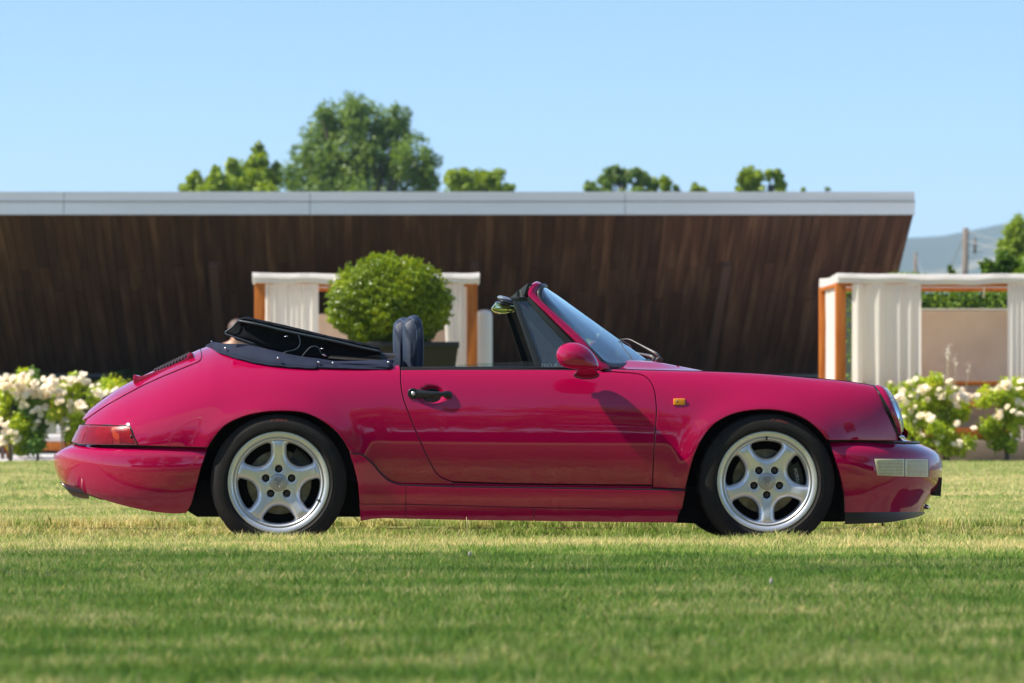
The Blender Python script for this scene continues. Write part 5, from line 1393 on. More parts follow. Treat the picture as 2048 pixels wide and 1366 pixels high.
# ================================================================== long timber building
bld = thing('timber_building', (0, 62, 0), 'long dark timber-clad building with an overhanging wall and pale metal roof edge', 'building')
bx0, bx1 = -9.6, (1827 - CX) * 58.3 / F
Yt = lambda x: 58 + .045 * (x - 1); Yb = lambda x: Yt(x) + 5.0
ztp = lambda x: H0 + (CY - 429.5) * Yt(x) / F
zbt = H0 + (CY - 748.5) * 63 / F
mb = MB(); mb.hexa([(bx0, Yb(bx0) + .1, zbt), (bx1 - .02, Yb(bx1) + .1, zbt), (bx1 - .02, Yb(bx1) + 8, zbt), (bx0, Yb(bx0) + 8, zbt),
    (bx0, Yt(bx0) + .12, ztp(bx0)), (bx1 - .02, Yt(bx1) + .12, ztp(bx1)), (bx1 - .02, Yb(bx1) + 8, ztp(bx1)), (bx0, Yb(bx0) + 8, ztp(bx0))])
mb.build('wall', M['black_matt'], bld, False)
def bp(x, t, off=0.0):      # point on the leaning wall, t=0 top, 1 bottom
    a = np.array([x, Yt(x), ztp(x)]); b = np.array([x, Yb(x), zbt]); d = b - a; nrm = np.array([0, d[2], -d[1]]); nrm /= np.linalg.norm(nrm)
    return a + d * t + nrm * off
x = bx0; pw = .172; k = 0
while x < bx1 - .03:
    w = pw * rng.uniform(.82, 1.15); x2 = min(x + w - .008, bx1)
    js = [0] + sorted([.30 + rng.uniform(-.03, .03) if k % 2 else .47 + rng.uniform(-.03, .03)]) + [1]
    for t0, t1 in zip(js[:-1], js[1:]):
        o_ = rng.uniform(.018, .034); t0_ = t0 + (.0015 if t0 > 0 else 0)
        v = [bp(x, t1, 0), bp(x2, t1, 0), bp(x2, t1, o_), bp(x, t1, o_), bp(x, t0_, 0), bp(x2, t0_, 0), bp(x2, t0_, o_), bp(x, t0_, o_)]
        mb = MB().hexa([tuple(q) for q in v]); mb.build('plank', M['plank'], bld, False)
    x += w; k += 1
for px0, px1 in ((418, 437), (941, 957), (1447, 1464)):
    for_x = lambda px, t: (px - CX) * (58 + 5 * t) / F
    xa, xb = for_x(px0, .27), for_x(px1, .27)
    v = [bp(xa, 1, .03), bp(xb, 1, .03), bp(xb, 1, .13), bp(xa, 1, .13), bp(xa, .27, .03), bp(xb, .27, .03), bp(xb, .27, .13), bp(xa, .27, .13)]
    MB().hexa([tuple(q) for q in v]).build('batten', M['batten'], bld, False)
# metal edge of the roof, in lengths
seams = [bx0 - .1, (127 - CX) * 57.6 / F, (620 - CX) * 57.9 / F, (1250 - CX) * 58.1 / F, bx1 + .03]
for a, b in zip(seams[:-1], seams[1:]):
    for nm, m_, y0, y1, o_ in (('fascia_panel', M['fascia_low'], 429.5, 404.5, .06), ('fascia_panel', M['fascia_top'], 403.5, 383.5, .02)):
        z0, z1 = H0 + (CY - y0) * Yt(a) / F, H0 + (CY - y1) * Yt(a) / F; z2, z3 = H0 + (CY - y0) * Yt(b) / F, H0 + (CY - y1) * Yt(b) / F
        g = .005
        MB().hexa([(a + g, Yt(a) - o_, z0), (b - g, Yt(b) - o_, z2), (b - g, Yt(b) + .5, z2), (a + g, Yt(a) + .5, z0), (a + g, Yt(a) - o_, z1), (b - g, Yt(b) - o_, z3), (b - g, Yt(b) + .5, z3), (a + g, Yt(a) + .5, z1)]).build(nm, m_, bld, False)
    z0 = H0 + (CY - 404.5) * Yt(a) / F; z2 = H0 + (CY - 404.5) * Yt(b) / F
    MB().hexa([(a, Yt(a) - .075, z0), (b, Yt(b) - .075, z2), (b, Yt(b) + .3, z2), (a, Yt(a) + .3, z0), (a, Yt(a) - .075, z0 + .014), (b, Yt(b) - .075, z2 + .014), (b, Yt(b) + .3, z2 + .014), (a, Yt(a) + .3, z0 + .014)]).build('drip_rail', M['concrete'], bld, False)
mb = MB(); za = H0 + (CY - 384.2) * 58 / F - .02
mb.hexa([(bx0, Yt(bx0) + .02, za - .2), (bx1, Yt(bx1) + .02, za - .2), (bx1, 72, za - .2), (bx0, 72, za - .2), (bx0, Yt(bx0) + .02, za), (bx1, Yt(bx1) + .02, za), (bx1, 72, za), (bx0, 72, za)]); mb.build('roof', M['concrete'], bld, False)
mb = MB(); mb.hexa([(bx0, Yb(bx0) - .12, zbt - .05), (bx1 - .3, Yb(bx1) - .12, zbt - .05), (bx1 - .3, Yb(bx1) + .4, zbt - .05), (bx0, Yb(bx0) + .4, zbt - .05), (bx0, Yb(bx0) - .12, zbt), (bx1 - .3, Yb(bx1) - .12, zbt), (bx1 - .3, Yb(bx1) + .4, zbt), (bx0, Yb(bx0) + .4, zbt)]); mb.build('base_beam', M['concrete'], bld, False)
mb = MB(); mb.box((bx0, 65, -.1), (bx1 - .5, 70, zbt - .06)); mb.build('base_wall', M['concrete'], bld, False)

# ================================================================== leaves, crowns
def leaves(C, Nrm, L, Wd, r=rng):
    """rhombic leaves at centres C facing Nrm, slightly folded"""
    n = len(C); Nrm = Nrm / (np.linalg.norm(Nrm, axis=1, keepdims=True) + 1e-9)
    t = r.standard_normal((n, 3)); t -= Nrm * np.sum(t * Nrm, 1, keepdims=True); t /= np.linalg.norm(t, axis=1, keepdims=True) + 1e-9
    b = np.cross(Nrm, t); Ls = L * r.uniform(.65, 1.25, (n, 1)); Ws = Wd * r.uniform(.65, 1.25, (n, 1))
    return np.stack([C - t * Ls / 2, C + b * Ws / 2 + Nrm * Ws * .12, C + t * Ls / 2, C - b * Ws / 2 + Nrm * Ws * .12], 1).reshape(-1, 3)
def crown_pts(blobs, n, r=rng, k=14, sub=.42, fill=.25):
    bl = np.array(blobs, float); subs = []
    for x, y, z, rad in bl:
        d = r.standard_normal((k, 3)); d /= np.linalg.norm(d, axis=1, keepdims=True)
        rr = rad * r.uniform(.45, .95, (k, 1)); c = np.array([x, y, z]) + d * rr
        subs.append(np.c_[c, rad * sub * r.uniform(.35, 1.15, k)])
    S = np.vstack(subs); p = S[:, 3] ** 2; p /= p.sum(); i = r.choice(len(S), n, p=p)
    d = r.standard_normal((n, 3)); d /= np.linalg.norm(d, axis=1, keepdims=True)
    rr = S[i, 3:4] * np.where(r.random((n, 1)) < fill, r.random((n, 1)), r.uniform(.85, 1.1, (n, 1)))
    C = S[i, :3] + d * rr * (1 + .22 * np.sin(9 * d[:, :1] + i[:, None]) * np.sin(8 * d[:, 2:] + 2 * i[:, None])) + S[i, 3:4] * .20 * r.standard_normal((n, 3))
    Nn = d + .9 * r.standard_normal((n, 3)) + np.array([0, 0, .35])
    return C, Nn, S
def tree(label, Y, blobs_px, n, leaf, m, cat='tree', group=None, trunk_px=None, depth=1.0, name='broadleaf_tree', tr=.22, k=14, base=0.0):
    bl = []
    for px, py, rp in blobs_px:
        X, _, Z = PXY(px, py, Y); rad = rp * Y / F
        bl.append((X, Y + rng.uniform(-1, 1) * rad * depth, Z, rad))
    cx_ = trunk_px if trunk_px else np.mean([b[0] for b in blobs_px]); X0 = (cx_ - CX) * Y / F
    t = thing(name, (X0, Y, base), label, cat, group)
    C, Nn, S = crown_pts(bl, n, k=k)
    partq('crown', leaves(C, Nn, leaf, leaf * .7), m, t)
    zt = np.mean([b[2] for b in bl]); mb = MB(); mb.tube([(X0, Y, base), (X0 + .1 * tr, Y, zt * .5), (X0, Y, zt)], [tr * 1.3, tr, tr * .5], 8); mb.build('trunk', M['bark'], t)
    for b in bl:
        MB().tube([(X0, Y, zt * .55), ((X0 + b[0]) / 2, (Y + b[1]) / 2, (zt * .7 + b[2]) / 2), b[:3]], [tr * .5, tr * .3, tr * .12], 6).build('limb', M['bark'], t)
    return t
tree('tall broad dark green tree rising behind the roof above the topiary ball', 130, [(716,212,32),(712,235,38),(665,248,40),(642,232,20),(745,250,45),(788,235,30),(800,262,26),(640,300,55),(700,300,62),(770,305,58),(606,318,32),(820,312,44),(848,338,34),(600,368,44),(655,365,60),(735,372,66),(815,368,52),(858,368,24),(700,430,90),(780,440,80),(620,440,60)], 34000, .16, M['tree_dark'], trunk_px=715, tr=.3, k=24)
tree('small pointed bright tree at the left end of the treetops over the roof', 112, [(392,352,10),(388,368,20),(372,380,14),(404,386,26),(385,430,40)], 3600, .18, M['tree_mid'], group='treetops along the roof')
tree('narrow pointed tree between the left end tree and the tallest poplar over the roof', 112, [(432,346,12),(428,362,20),(440,380,28),(430,430,45)], 4200, .18, M['tree_mid'], group='treetops along the roof')
tree('slim poplar top with a side shoot just left of the tallest poplar over the roof', 116, [(466,325,10),(465,345,17),(470,365,24),(466,420,50)], 4200, .18, M['tree_mid'], group='treetops along the roof')
tree('tallest bright poplar with a pointed tip left of the big dark tree', 118, [(517,292,10),(512,310,18),(520,330,26),(500,345,26),(530,355,26),(552,330,9),(548,350,16),(515,375,40),(510,430,60)], 9000, .18, M['tree_mid'], group='treetops along the roof')
tree('low rounded bright tree just right of the big dark tree over the roof', 120, [(900,350,14),(925,352,18),(950,354,22),(925,372,34),(985,362,20),(975,378,30),(1012,378,16),(960,430,60)], 9000, .17, M['tree_mid'], group='treetops along the roof')
tree('dark rounded treetop with two humps over the middle of the roof', 125, [(1228,340,12),(1222,354,18),(1245,356,20),(1277,346,10),(1275,362,20),(1205,372,20),(1178,374,12),(1300,376,22),(1250,420,50)], 7600, .18, M['tree_dark'], group='treetops along the roof')
tree('sparse pale sprig of treetop right of the dark two-humped treetop', 125, [(1328,358,10),(1330,372,14),(1352,378,8),(1392,379,10),(1408,378,6),(1335,420,30)], 2200, .18, M['tree_mid'], group='treetops along the roof')
tree('light airy treetop over the right part of the roof', 118, [(1500,342,10),(1492,358,16),(1515,356,16),(1540,352,10),(1555,352,12),(1562,372,12),(1520,375,26),(1485,378,12),(1606,380,4),(1656,378,3.5),(1525,420,45)], 5200, .17, M['tree_mid'], group='treetops along the roof')
tree('dark spreading tree at the right edge beyond the white canopy', 80, [(2048,452,26),(2024,466,22),(2002,484,14),(2014,498,20),(2036,490,28),(2030,508,24),(2060,480,40),(1996,505,8),(2085,520,50)], 6500, .085, M['tree_mid'], trunk_px=2070, tr=.18)
tree('bright green bush showing above the white canopy at the right edge', 52, [(2016,520,18),(2000,530,20),(2040,528,28),(1975,536,15),(1963,530,6),(1985,545,16),(2060,560,40),(1990,575,30)], 9000, .055, M['hedge_leaf'], cat='bush', name='leafy_bush', tr=.05)
tree('little sprig of leaves poking above the white canopy left of the tall pole', 60, [(1899,536,4),(1903,545,6),(1908,560,12)], 420, .07, M['tree_mid'], cat='bush', name='leafy_bush', tr=.03)
def hedge(label, x0, x1, y0, y1, z1, n, leaf, m, bumps=.12, z0=0.0):
    c = (( x0 + x1) / 2, y0, 0); t = thing('hedge', c, label, 'hedge')
    r = rng; u = r.random((n, 3)); C = np.c_[x0 + (x1 - x0) * u[:, 0], y0 + (y1 - y0) * u[:, 1], z0 + (z1 - z0) * u[:, 2]]; Nn = .9 * r.standard_normal((n, 3))
    s = r.random(n); f = s < .62; C[f, 1] = y0 + .10 * r.standard_normal(f.sum()); Nn[f] += [0, -1.2, .3]; g = s > .85; C[g, 2] = z1 + .03 * r.standard_normal(g.sum()); Nn[g] += [0, 0, 1.3]
    C[:, 1] += bumps * np.sin(C[:, 0] * 5.1 + 2 * np.sin(C[:, 2] * 3)) * np.cos(C[:, 2] * 4.3 + C[:, 0]); C[:, 2] += (C[:, 2] / z1) ** 3 * bumps * np.sin(C[:, 0] * 3.7)
    partq('foliage', leaves(C, Nn, leaf, leaf * .7), m, t)
    MB().box((x0 + .1, y0 + bumps + .12, z0), (x1 - .1, y1, z1 - bumps - .08)).build('dark_core', mat('hedge_inside', (.012, .02, .006), rough=1), t, False)  # solid dark core added to stop the view through the leaves
    return t
hedge('dense bright green hedge seen through the right-hand daybed above its backrest', (1700 - CX) * 48 / F, (2230 - CX) * 48 / F, 47.6, 49.2, 2.42, 28000, .055, M['hedge_leaf'], .09)
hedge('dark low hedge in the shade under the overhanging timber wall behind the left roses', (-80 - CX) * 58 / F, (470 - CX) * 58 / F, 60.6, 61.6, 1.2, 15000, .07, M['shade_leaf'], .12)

# ================================================================== topiary
Yp = 36.0; sp_ = F / Yp
tp = thing('topiary_shrub', ((778 - CX) / sp_, Yp, 0), 'round clipped box topiary ball growing in a tall dark pot behind the seats', 'shrub')
c0 = np.array([(778 - CX) / sp_, Yp, H0 + (CY - 606) / sp_]); n = 60000
d = rng.standard_normal((n, 3)); d /= np.linalg.norm(d, axis=1, keepdims=True)
lump = .99 + .05 * np.sin(d[:, 0] * 7 + 3 * d[:, 2]) * np.sin(d[:, 2] * 8 + 1) + .045 * np.sin(d[:, 0] * 23 + d[:, 1] * 13) * np.sin(d[:, 2] * 25 + 2 * d[:, 0]) + .02 * np.sin(d[:, 2] * 37 + d[:, 0] * 11)
rad = (lump * (1 - .26 * rng.random(n) ** 1.6) + np.where(rng.random(n) < .02, .05, 0))[:, None]
C = c0 + d * rad * np.array([124 / sp_, 120 / sp_, 95 / sp_])
partq('foliage', leaves(C, d * .9 + .75 * rng.standard_normal((n, 3)) + [0, 0, .25], .031, .020), M['box_leaf'], tp)
MB().ball(c0, (92 / sp_, 88 / sp_, 72 / sp_), 32, 20).build('dark_core', mat('box_inside', (.012, .02, .005), rough=1), tp)  # dark solid ball added so the foliage is not seen through
sh = []     # shoots on the crown
for i in range(46):
    a = rng.uniform(-1.25, 1.25); dd = np.array([math.sin(a), rng.uniform(-.6, .3), math.cos(a)]); dd /= np.linalg.norm(dd); b0 = c0 + dd * [122/sp_, 112/sp_, 93/sp_]; hh_ = rng.uniform(.03, .07)
    q = b0 + np.outer(rng.random(16), dd * hh_) + .008 * rng.standard_normal((16, 3)); sh.append(q)
sh = np.vstack(sh); tag(partq('shoots', leaves(sh, rng.standard_normal((len(sh), 3)) + [0, -.3, .6], .03, .018), M['box_leaf'], tp), kind='stuff')
MB().tube([(c0[0], Yp, 1.2), (c0[0], Yp, c0[2])], .04, 8).build('stem', M['bark'], tp)
pot = thing('plant_pot', ((826 - CX) / sp_, Yp, 0), 'tall dark brown tapered plant pot holding the topiary ball', 'plant pot')
xc = (826 - CX) / sp_; zt = H0 + (CY - 685.5) / sp_; hw = 91 / sp_
prof = [(.62, 0), (.97, zt - .06), (1.0, zt - .06), (1.0, zt), (.94, zt), (.92, zt - .10)]
rows = [[(xc + hw * s * a, Yp + hw * s * b, z) for a, b in ((-1,-1),(1,-1),(1,1),(-1,1))] for s, z in prof]
mb = MB().grid(rows, closed_u=True); mb.add(rows[-1], [(0,1,2,3)]); o = mb.build('pot_body', M['pot'], pot, False); bev(o, .012, 2)
# ================================================================== curtained daybeds
def rbox(name, a, b, m, parent, r=.01):
    o = MB().box(a, b).build(name, m, parent, False)
    if r: bev(o, r, 2)
    return o
def curtain(x0, x1, y, z0, z1, m, parent, folds=7, amp=.035, gather=0.0, gside=0, label=None, yaxis=False, n=None):
    """pleated cloth hanging between x0 and x1 (or along y)"""
    n = n or int(max(folds, 5) * 12); k = 14; rows = []
    ph = rng.uniform(0, 6)
    for i in range(k + 1):
        t = i / k; z = z1 + (z0 - z1) * t; r = []
        for j in range(n + 1):
            s = j / n; g = gather * t
            xx = x0 + (x1 - x0) * s
            if gside > 0: xx = x0 + (x1 - x0) * (s * (1 - g) + g)
            if gside < 0: xx = x0 + (x1 - x0) * s * (1 - g)
            a = amp * (.45 + .5 * t) * (math.sin((s + .07 * math.sin(s * 7 + ph)) * folds * 2 * PI + ph + .5 * math.sin(t * 3 + ph)) * (.6 + .5 * math.sin(s * 5 + ph)) + .35 * math.sin(s * folds * 3.1 * PI + 1.3 * ph + t))
            r.append((xx, y + a, z) if not yaxis else (y + a, xx, z))
        rows.append(r)
    o = MB().grid(rows).build('curtain', m, parent)
    if label: o['label'] = label
    return o
def daybed(name, label, px0, px1, Yf, side_left, back_px, canopy_px, ztop_px=548, lip=19):
    s = F / Yf; X = lambda px: (px - CX) / s; Z = lambda py: H0 + (CY - py) / s
    D = 1.6; xa, xb = X(px0), X(px1); t = thing('curtained_daybed', ((xa + xb) / 2, Yf, 0), label, 'daybed', 'curtained wooden daybeds behind the car')
    pw_ = .125; zt = Z(ztop_px + lip)
    for x in (xa, xb - pw_):
        for y in (Yf, Yf + D): rbox('post', (x, y, 0), (x + pw_, y + pw_, zt + .02), M['orange_wood'], t, .006)
    for y in (Yf + .01, Yf + D + .01): rbox('top_beam', (xa + pw_ + .001, y, zt - .032), (xb - pw_ - .001, y + .07, zt + .015), M['orange_wood'], t, .004)
    for x in (xa + .01, xb - pw_ + .01): rbox('top_beam', (x, Yf + pw_ + .002, zt - .032), (x + .07, Yf + D - .002, zt + .015), M['orange_wood'], t, .004)
    # canopy: cloth stretched over the frame, slightly sagging
    xc0, xc1 = X(canopy_px[0]), X(canopy_px[1]); z1 = Z(ztop_px); z0 = Z(ztop_px + lip); rows = []; nx = 40
    for (yy, zz, oy) in ((Yf - .05, z0, 0), (Yf - .065, z0 + .015, 0), (Yf - .06, (z0+z1)/2 + .01, .012), (Yf - .075, (z0+z1)/2, 0), (Yf - .055, z1 - .012, 0), (Yf - .03, z1, 0), (Yf + D/2, z1 - .03, 0), (Yf + D + .16, z1, 0), (Yf + D + .2, z0, 0)):
        r = []
        for i in range(nx + 1):
            u = i / nx; x = xc0 + (xc1 - xc0) * u
            wv = .014 * math.sin(u * 9 + zz * 3) * math.sin(u * PI) + .006 * math.sin(u * 31)
            r.append((x, yy + oy * math.sin(u * 23), zz + wv * (1 if zz < z1 - .005 else .4) + .012 * (math.exp(-u * 25) + math.exp(-(1-u) * 25))))
        rows.append(r)
    mb = MB().grid(rows); o = mb.build('canopy', M['canopy'], t); auto_smooth(o, 50)
    for e in (0, -1):
        side = [r[e] for r in rows]; MB().add(side, [tuple(range(len(side)))]).build('canopy_side', M['canopy'], t, False)
    return t, X, Z, s, D, zt
# right-hand one
Yf = 43.2
t, X, Z, s, D, zt = daybed('daybed', 'right-hand wooden daybed with white canopy and cream curtains, behind the nose of the car', 1672, 2150, Yf, True, None, (1674, 2160), 548, 20)
xa = X(1672)
# open left end: canopy return and side curtain
curtain(Yf + .22, Yf + D - .1, xa + .05, .55, zt - .02, M['curtain'], t, 5, .03, yaxis=True)
curtain(X(1704), X(1841), Yf - .035, .36, zt - .0, M['curtain'], t, 4.2, .05)
curtain(X(2014), X(2075), Yf - .035, .05, zt - .0, M['curtain'], t, 4, .035)
curtain(X(1712), X(1785), Yf + .22, .34, zt, M['curtain'], t, 4, .03)
rbox('backrest', (X(1760), Yf + D - .35, .28), (X(2125), Yf + D - .12, Z(621.5) * 1.0 + (D - .35) * (621.5 - CY) * -1 / F * 1), M['taupe'], t, .03)
rbox('backrest_cap', (X(1762), Yf + D - .34, Z(621.5) + (D - .35) * (CY - 621.5) / F + .004), (X(2123), Yf + D - .13, Z(621.5) + (D - .35) * (CY - 621.5) / F + .03), M['white_cushion'], t, .008)
for y0, y1 in ((762.5, 771.5), (803, 815), (855, 878)):
    rbox('front_rail', (xa + .127, Yf + .02, Z(y1)), (X(2150) - .127, Yf + .09, Z(y0)), M['orange_wood'], t, .004)
rbox('seat_panel', (xa + .13, Yf + .30, .27), (X(2150) - .13, Yf + .34, Z(768)), M['taupe'], t, .01)
rbox('cushion', (xa + .14, Yf + .35, .28), (X(2150) - .14, Yf + D - .4, .72), M['white_cushion'], t, .04)
MB().tube([PXY(1968, 570, Yf + .2), PXY(1968, 585, Yf + .2), PXY(1967, 596, Yf + .2)], .011, 6).build('curtain_tie', M['curtain'], t)
pl = tag(rbox('low_wall', (X(1600), YL + .12, -.1), (X(2300), YL + .30, Z(881)), M['plinth'], None, .01), 'low taupe rendered wall at the end of the lawn behind the right-hand roses', 'wall')
# the one behind the seats
t, X, Z, s, D, zt = daybed('daybed', 'middle wooden daybed with white canopy, half hidden by the topiary ball', 509, 955, Yf, False, None, (505, 959), 547, 21)
curtain(X(531), X(578), Yf - .03, .3, zt, M['curtain'], t, 4, .03)
curtain(X(576), X(637), Yf - .03, .3, zt, M['curtain'], t, 4, .03)
curtain(X(886), X(928), Yf - .03, .3, zt, M['curtain'], t, 3, .03, .35, 1)
curtain(X(900), X(934), Yf + .2, .3, zt, M['curtain'], t, 3, .03)
rbox('backrest', (X(560), Yf + D - .4, .28), (X(900), Yf + D - .15, H0 + (CY - 628) * (Yf + D - .4) / F), M['taupe'], t, .03)
rbox('front_rail', (X(531), Yf + .02, Z(772)), (X(933), Yf + .09, Z(763)), M['orange_wood'], t, .004)
rbox('cushion', (X(533), Yf + .15, .28), (X(930), Yf + D - .42, .74), M['white_cushion'], t, .04)
rbox('side_panel', (X(956), Yf + .3, .1), (X(956) + .19, Yf + 1.5, H0 + (CY - 619.5) * (Yf + .3) / F), M['white_cushion'], t, .07)
# low white daybed at the left
Yd = 46.5; s = F / Yd; X = lambda px: (px - CX) / s; Z = lambda py: H0 + (CY - py) / s
lt = thing('low_daybed', (X(90), Yd, 0), 'low white cushioned lounge bed on an orange wooden base behind the left roses', 'lounge bed')
rbox('mattress', (X(14), Yd, Z(884.5)), (X(148), Yd + 1.8, Z(868)), M['white_cushion'], lt, .03); rbox('mattress', (X(12), Yd + .01, Z(867)), (X(146), Yd + 1.8, Z(850)), M['white_cushion'], lt, .03)
rbox('base_board', (X(8), Yd - .02, Z(901)), (X(152), Yd + 1.85, Z(886)), M['orange_wood'], lt, .006)
for px in (12, 140): rbox('leg', (X(px), Yd + .02, -.02), (X(px) + .08, Yd + .10, Z(901.5)), M['orange_wood'], lt, 0)
rbox('corner_post', (X(2), Yd - .06, -.02), (X(9), Yd + .02, Z(868)), M['batten'], lt, 0)

# ================================================================== rose bushes
def bloom_mesh(seed, m, r=.038):
    rr = np.random.default_rng(seed); Q = []
    for ring, (n, tilt, rad, L) in enumerate(((4, .25, .006, .026), (6, .6, .014, .032), (7, 1.0, .018, .036), (7, 1.45, .018, .036))):
        for k in range(n):
            a = 2*PI*k/n + ring * .5 + rr.uniform(-.25, .25); ti = tilt + rr.uniform(-.2, .2)
            o = np.array([math.cos(a), math.sin(a), 0]); sd_ = np.array([-math.sin(a), math.cos(a), 0]); up = np.array([0, 0, 1.])
            b = o * rad * .4; m1 = b + (o * math.sin(ti) + up * math.cos(ti)) * L * .62; tp_ = b + (o * math.sin(ti + .35) + up * math.cos(ti + .35)) * L
            w = L * .42
            Q += [b, m1 + sd_ * w + up * .003, tp_, m1 - sd_ * w + up * .003]
    me = mesh_quads('bloom', np.array(Q) * r / .036); me.materials.append(m); return me
BL = [bloom_mesh(i, M['rose_white']) for i in range(5)]
def rose(px, Y, w, h0, h1, nb, nl, label, lm, stems, dense_top=True):
    s = F / Y; X0 = (px - CX) / s; t = thing('rose_bush', (X0, Y, 0), label, 'rose bush', 'white rose bushes along the end of the lawn')
    Z = lambda py: H0 + (CY - py) / s
    za, zb = Z(h0), Z(h1); bl = []
    nbl = 11
    for i in range(nbl):
        bl.append((X0 + rng.uniform(-.8, .8) * w / s, Y + rng.uniform(-.25, .25), za + (zb - za) * (i + rng.random()) / nbl, rng.uniform(.10, .17)))
    C, Nn, S = crown_pts(bl, nl, k=6, sub=.6, fill=.5)
    C = C[C[:, 2] > .05]; Nn = Nn[:len(C)]
    partq('foliage', leaves(C, Nn, .052, .034), lm, t)
    for i in range(stems):
        a = rng.uniform(-.5, .5) * w / s * .5; x1 = X0 + rng.uniform(-.8, .8) * w / s
        MB().tube([(X0 + a * .35, Y + rng.uniform(-.08, .08), -.05), (X0 + a, Y, za * .8 + .1), ((X0 + a + x1) / 2, Y, (za + zb) / 2), (x1, Y + rng.uniform(-.2, .2), zb - rng.uniform(0, .15))], [.013, .010, .007, .004], 6).build('stem', M['bark'], t)
    wl = world_loc(t)
    # blooms come in clusters near the top
    left = nb
    while left > 0:
        cx_ = X0 + rng.uniform(-.95, .95) * w / s; cz = zb + .04 - (abs(rng.normal(0, .34)) * (zb - za) if rng.random() < .8 else rng.uniform(0, 1) * (zb - za)); k = min(left, int(rng.integers(1, 6))); cy_ = Y - rng.uniform(.15, .38)
        for q in range(k):
            o = bpy.data.objects.new('bloom', BL[int(rng.integers(0, 5))]); sc.collection.objects.link(o); o.parent = t
            o.location = (cx_ + rng.normal(0, .038) - wl[0], cy_ + rng.normal(0, .03) - wl[1], cz + rng.normal(0, .034) - wl[2]); o.rotation_euler = (rng.uniform(.2, 1.3), rng.uniform(-.5, .5), rng.uniform(-.9, .9)); sc_ = rng.uniform(.75, 1.25); o.scale = (sc_,) * 3
        left -= k
    return t
rose(22, 42.2, 34, 896, 762, 70, 5600, 'leftmost rose bush, thick with white blooms against the dark wall', M['rose_leaf'], 5)
rose(78, 42.3, 32, 890, 758, 70, 5200, 'rose bush with a thin bare trunk in front of the white lounge bed', M['rose_leaf_cool'], 4)
rose(135, 42.2, 34, 888, 764, 60, 4800, 'rose bush between the lounge bed and the red tail lamp', M['rose_leaf'], 4)
rose(205, 42.4, 40, 885, 762, 34, 3000, 'rose bush with few blooms partly hidden by the tail of the car', M['rose_leaf'], 4)
rose(1822, 42.3, 38, 895, 768, 40, 4400, 'rose bush directly behind the headlamp of the car', M['rose_leaf'], 4)
rose(1893, 42.2, 52, 898, 764, 64, 7200, 'leafy rose bush standing just past the nose of the car before the low wall', M['rose_leaf'], 7)
rose(2015, 42.3, 50, 895, 768, 70, 5600, 'rightmost rose bush at the edge of the picture before the cream curtain', M['rose_leaf'], 5)
# yellow foliage plant by the path
C, Nn, S = crown_pts([((128 - CX) * 43.5 / F, 43.5, H0 + (CY - 836) * 43.5 / F, .12), ((108 - CX) * 43.5 / F, 43.5, H0 + (CY - 800) * 43.5 / F, .12), ((145 - CX) * 43.5 / F, 43.5, H0 + (CY - 842) * 43.5 / F, .09)], 1200, k=6)
yt = thing('yellow_shrub', ((125 - CX) * 43.5 / F, 43.5, 0), 'small yellow-leaved shrub among the left roses above the lounge bed', 'shrub')
partq('foliage', leaves(C, Nn, .045, .03), leafmat('yellow_leaves', (.30, .26, .01), (.55, .45, .015), vscale=3), yt); MB().tube([((125 - CX) * 43.5 / F, 43.5, -.02), ((122 - CX) * 43.5 / F, 43.5, .6)], .012, 6).build('stem', M['bark'], yt)
# dry grass heads in front of the right daybed
for i, (px, y0, y1, dx) in enumerate(((1887, 800, 700, 10), (1925, 800, 738, 12), (1908, 800, 722, 3), (1902, 800, 708, -8))):
    Yq = 42.6; g = MB().tube([PXY(px, 880, Yq), PXY(px + dx * .3, 800, Yq), PXY(px + dx, y1, Yq)], [.004, .003, .002], 5).build('dry_grass_stem', mat('straw', (.50, .44, .24), rough=.8), None)
    tag(g, ['tall dry grass stem leaning right before the taupe backrest, nearest the curtain', 'rightmost dry grass stem before the taupe backrest', 'short upright dry grass stem before the taupe backrest', 'dry grass stem leaning left before the taupe backrest'][i], 'dry grass', 'dry grass stems among the right roses')
    hp_ = np.array(PXY(px + dx, y1, Yq)) + rng.standard_normal((26, 3)) * [.02, .02, .05]; partq('seed_head', leaves(hp_, rng.standard_normal((26, 3)), .022, .012), M['rose_white'], g)

# ================================================================== poles and wires
def pole(px, ytop, Y, wpx, label, lean=0):
    s = F / Y; X = (px - CX) / s; zt = H0 + (CY - ytop) / s; t = thing('utility_pole', (X, Y, 0), label, 'utility pole', 'wooden utility poles')
    MB().tube([(X - lean, Y, -.1), (X, Y, zt)], [wpx / s * .62, wpx / s * .45], 12).build('pole_shaft', M['pole'], t); return X, zt
x1, z1 = pole(1931.5, 456, 120, 13, 'tall wooden utility pole standing beyond the right-hand canopy', .12)
x2, z2 = pole(1831, 505, 190, 8, 'smaller distant wooden utility pole just past the corner of the timber building')
pt_ = [o for o in sc.objects if o.name.startswith('utility_pole')][0]
for k in range(5): a = rng.uniform(-.5, 1.5); MB().tube([(x1 + .05, 120, z1 - .15 - .22 * k), (x1 + .28 + .1 * k, 119.9, z1 - .25 - .2 * k)], .012, 5).build('bracket', M['wire'], pt_)
MB().tube([(x1 + .3, 119.9, z1 - .35), (x1 + .3, 119.9, z1 - .9)], .05, 8).build('insulator', M['pole'], pt_)
def wire(a, b, sag, r, label):
    P = [(a[0] + (b[0]-a[0])*t, a[1] + (b[1]-a[1])*t, a[2] + (b[2]-a[2])*t - sag * 4 * t * (1-t)) for t in np.linspace(0, 1, 16)]
    tag(MB().tube(P, r, 4).build('overhead_wire', M['wire']), label, 'wire', 'overhead wires on the poles')
wire((x1, 120, z1 - .1), (x2, 190, z2 - .1), 1.6, .016, 'overhead wire sagging between the two wooden poles')
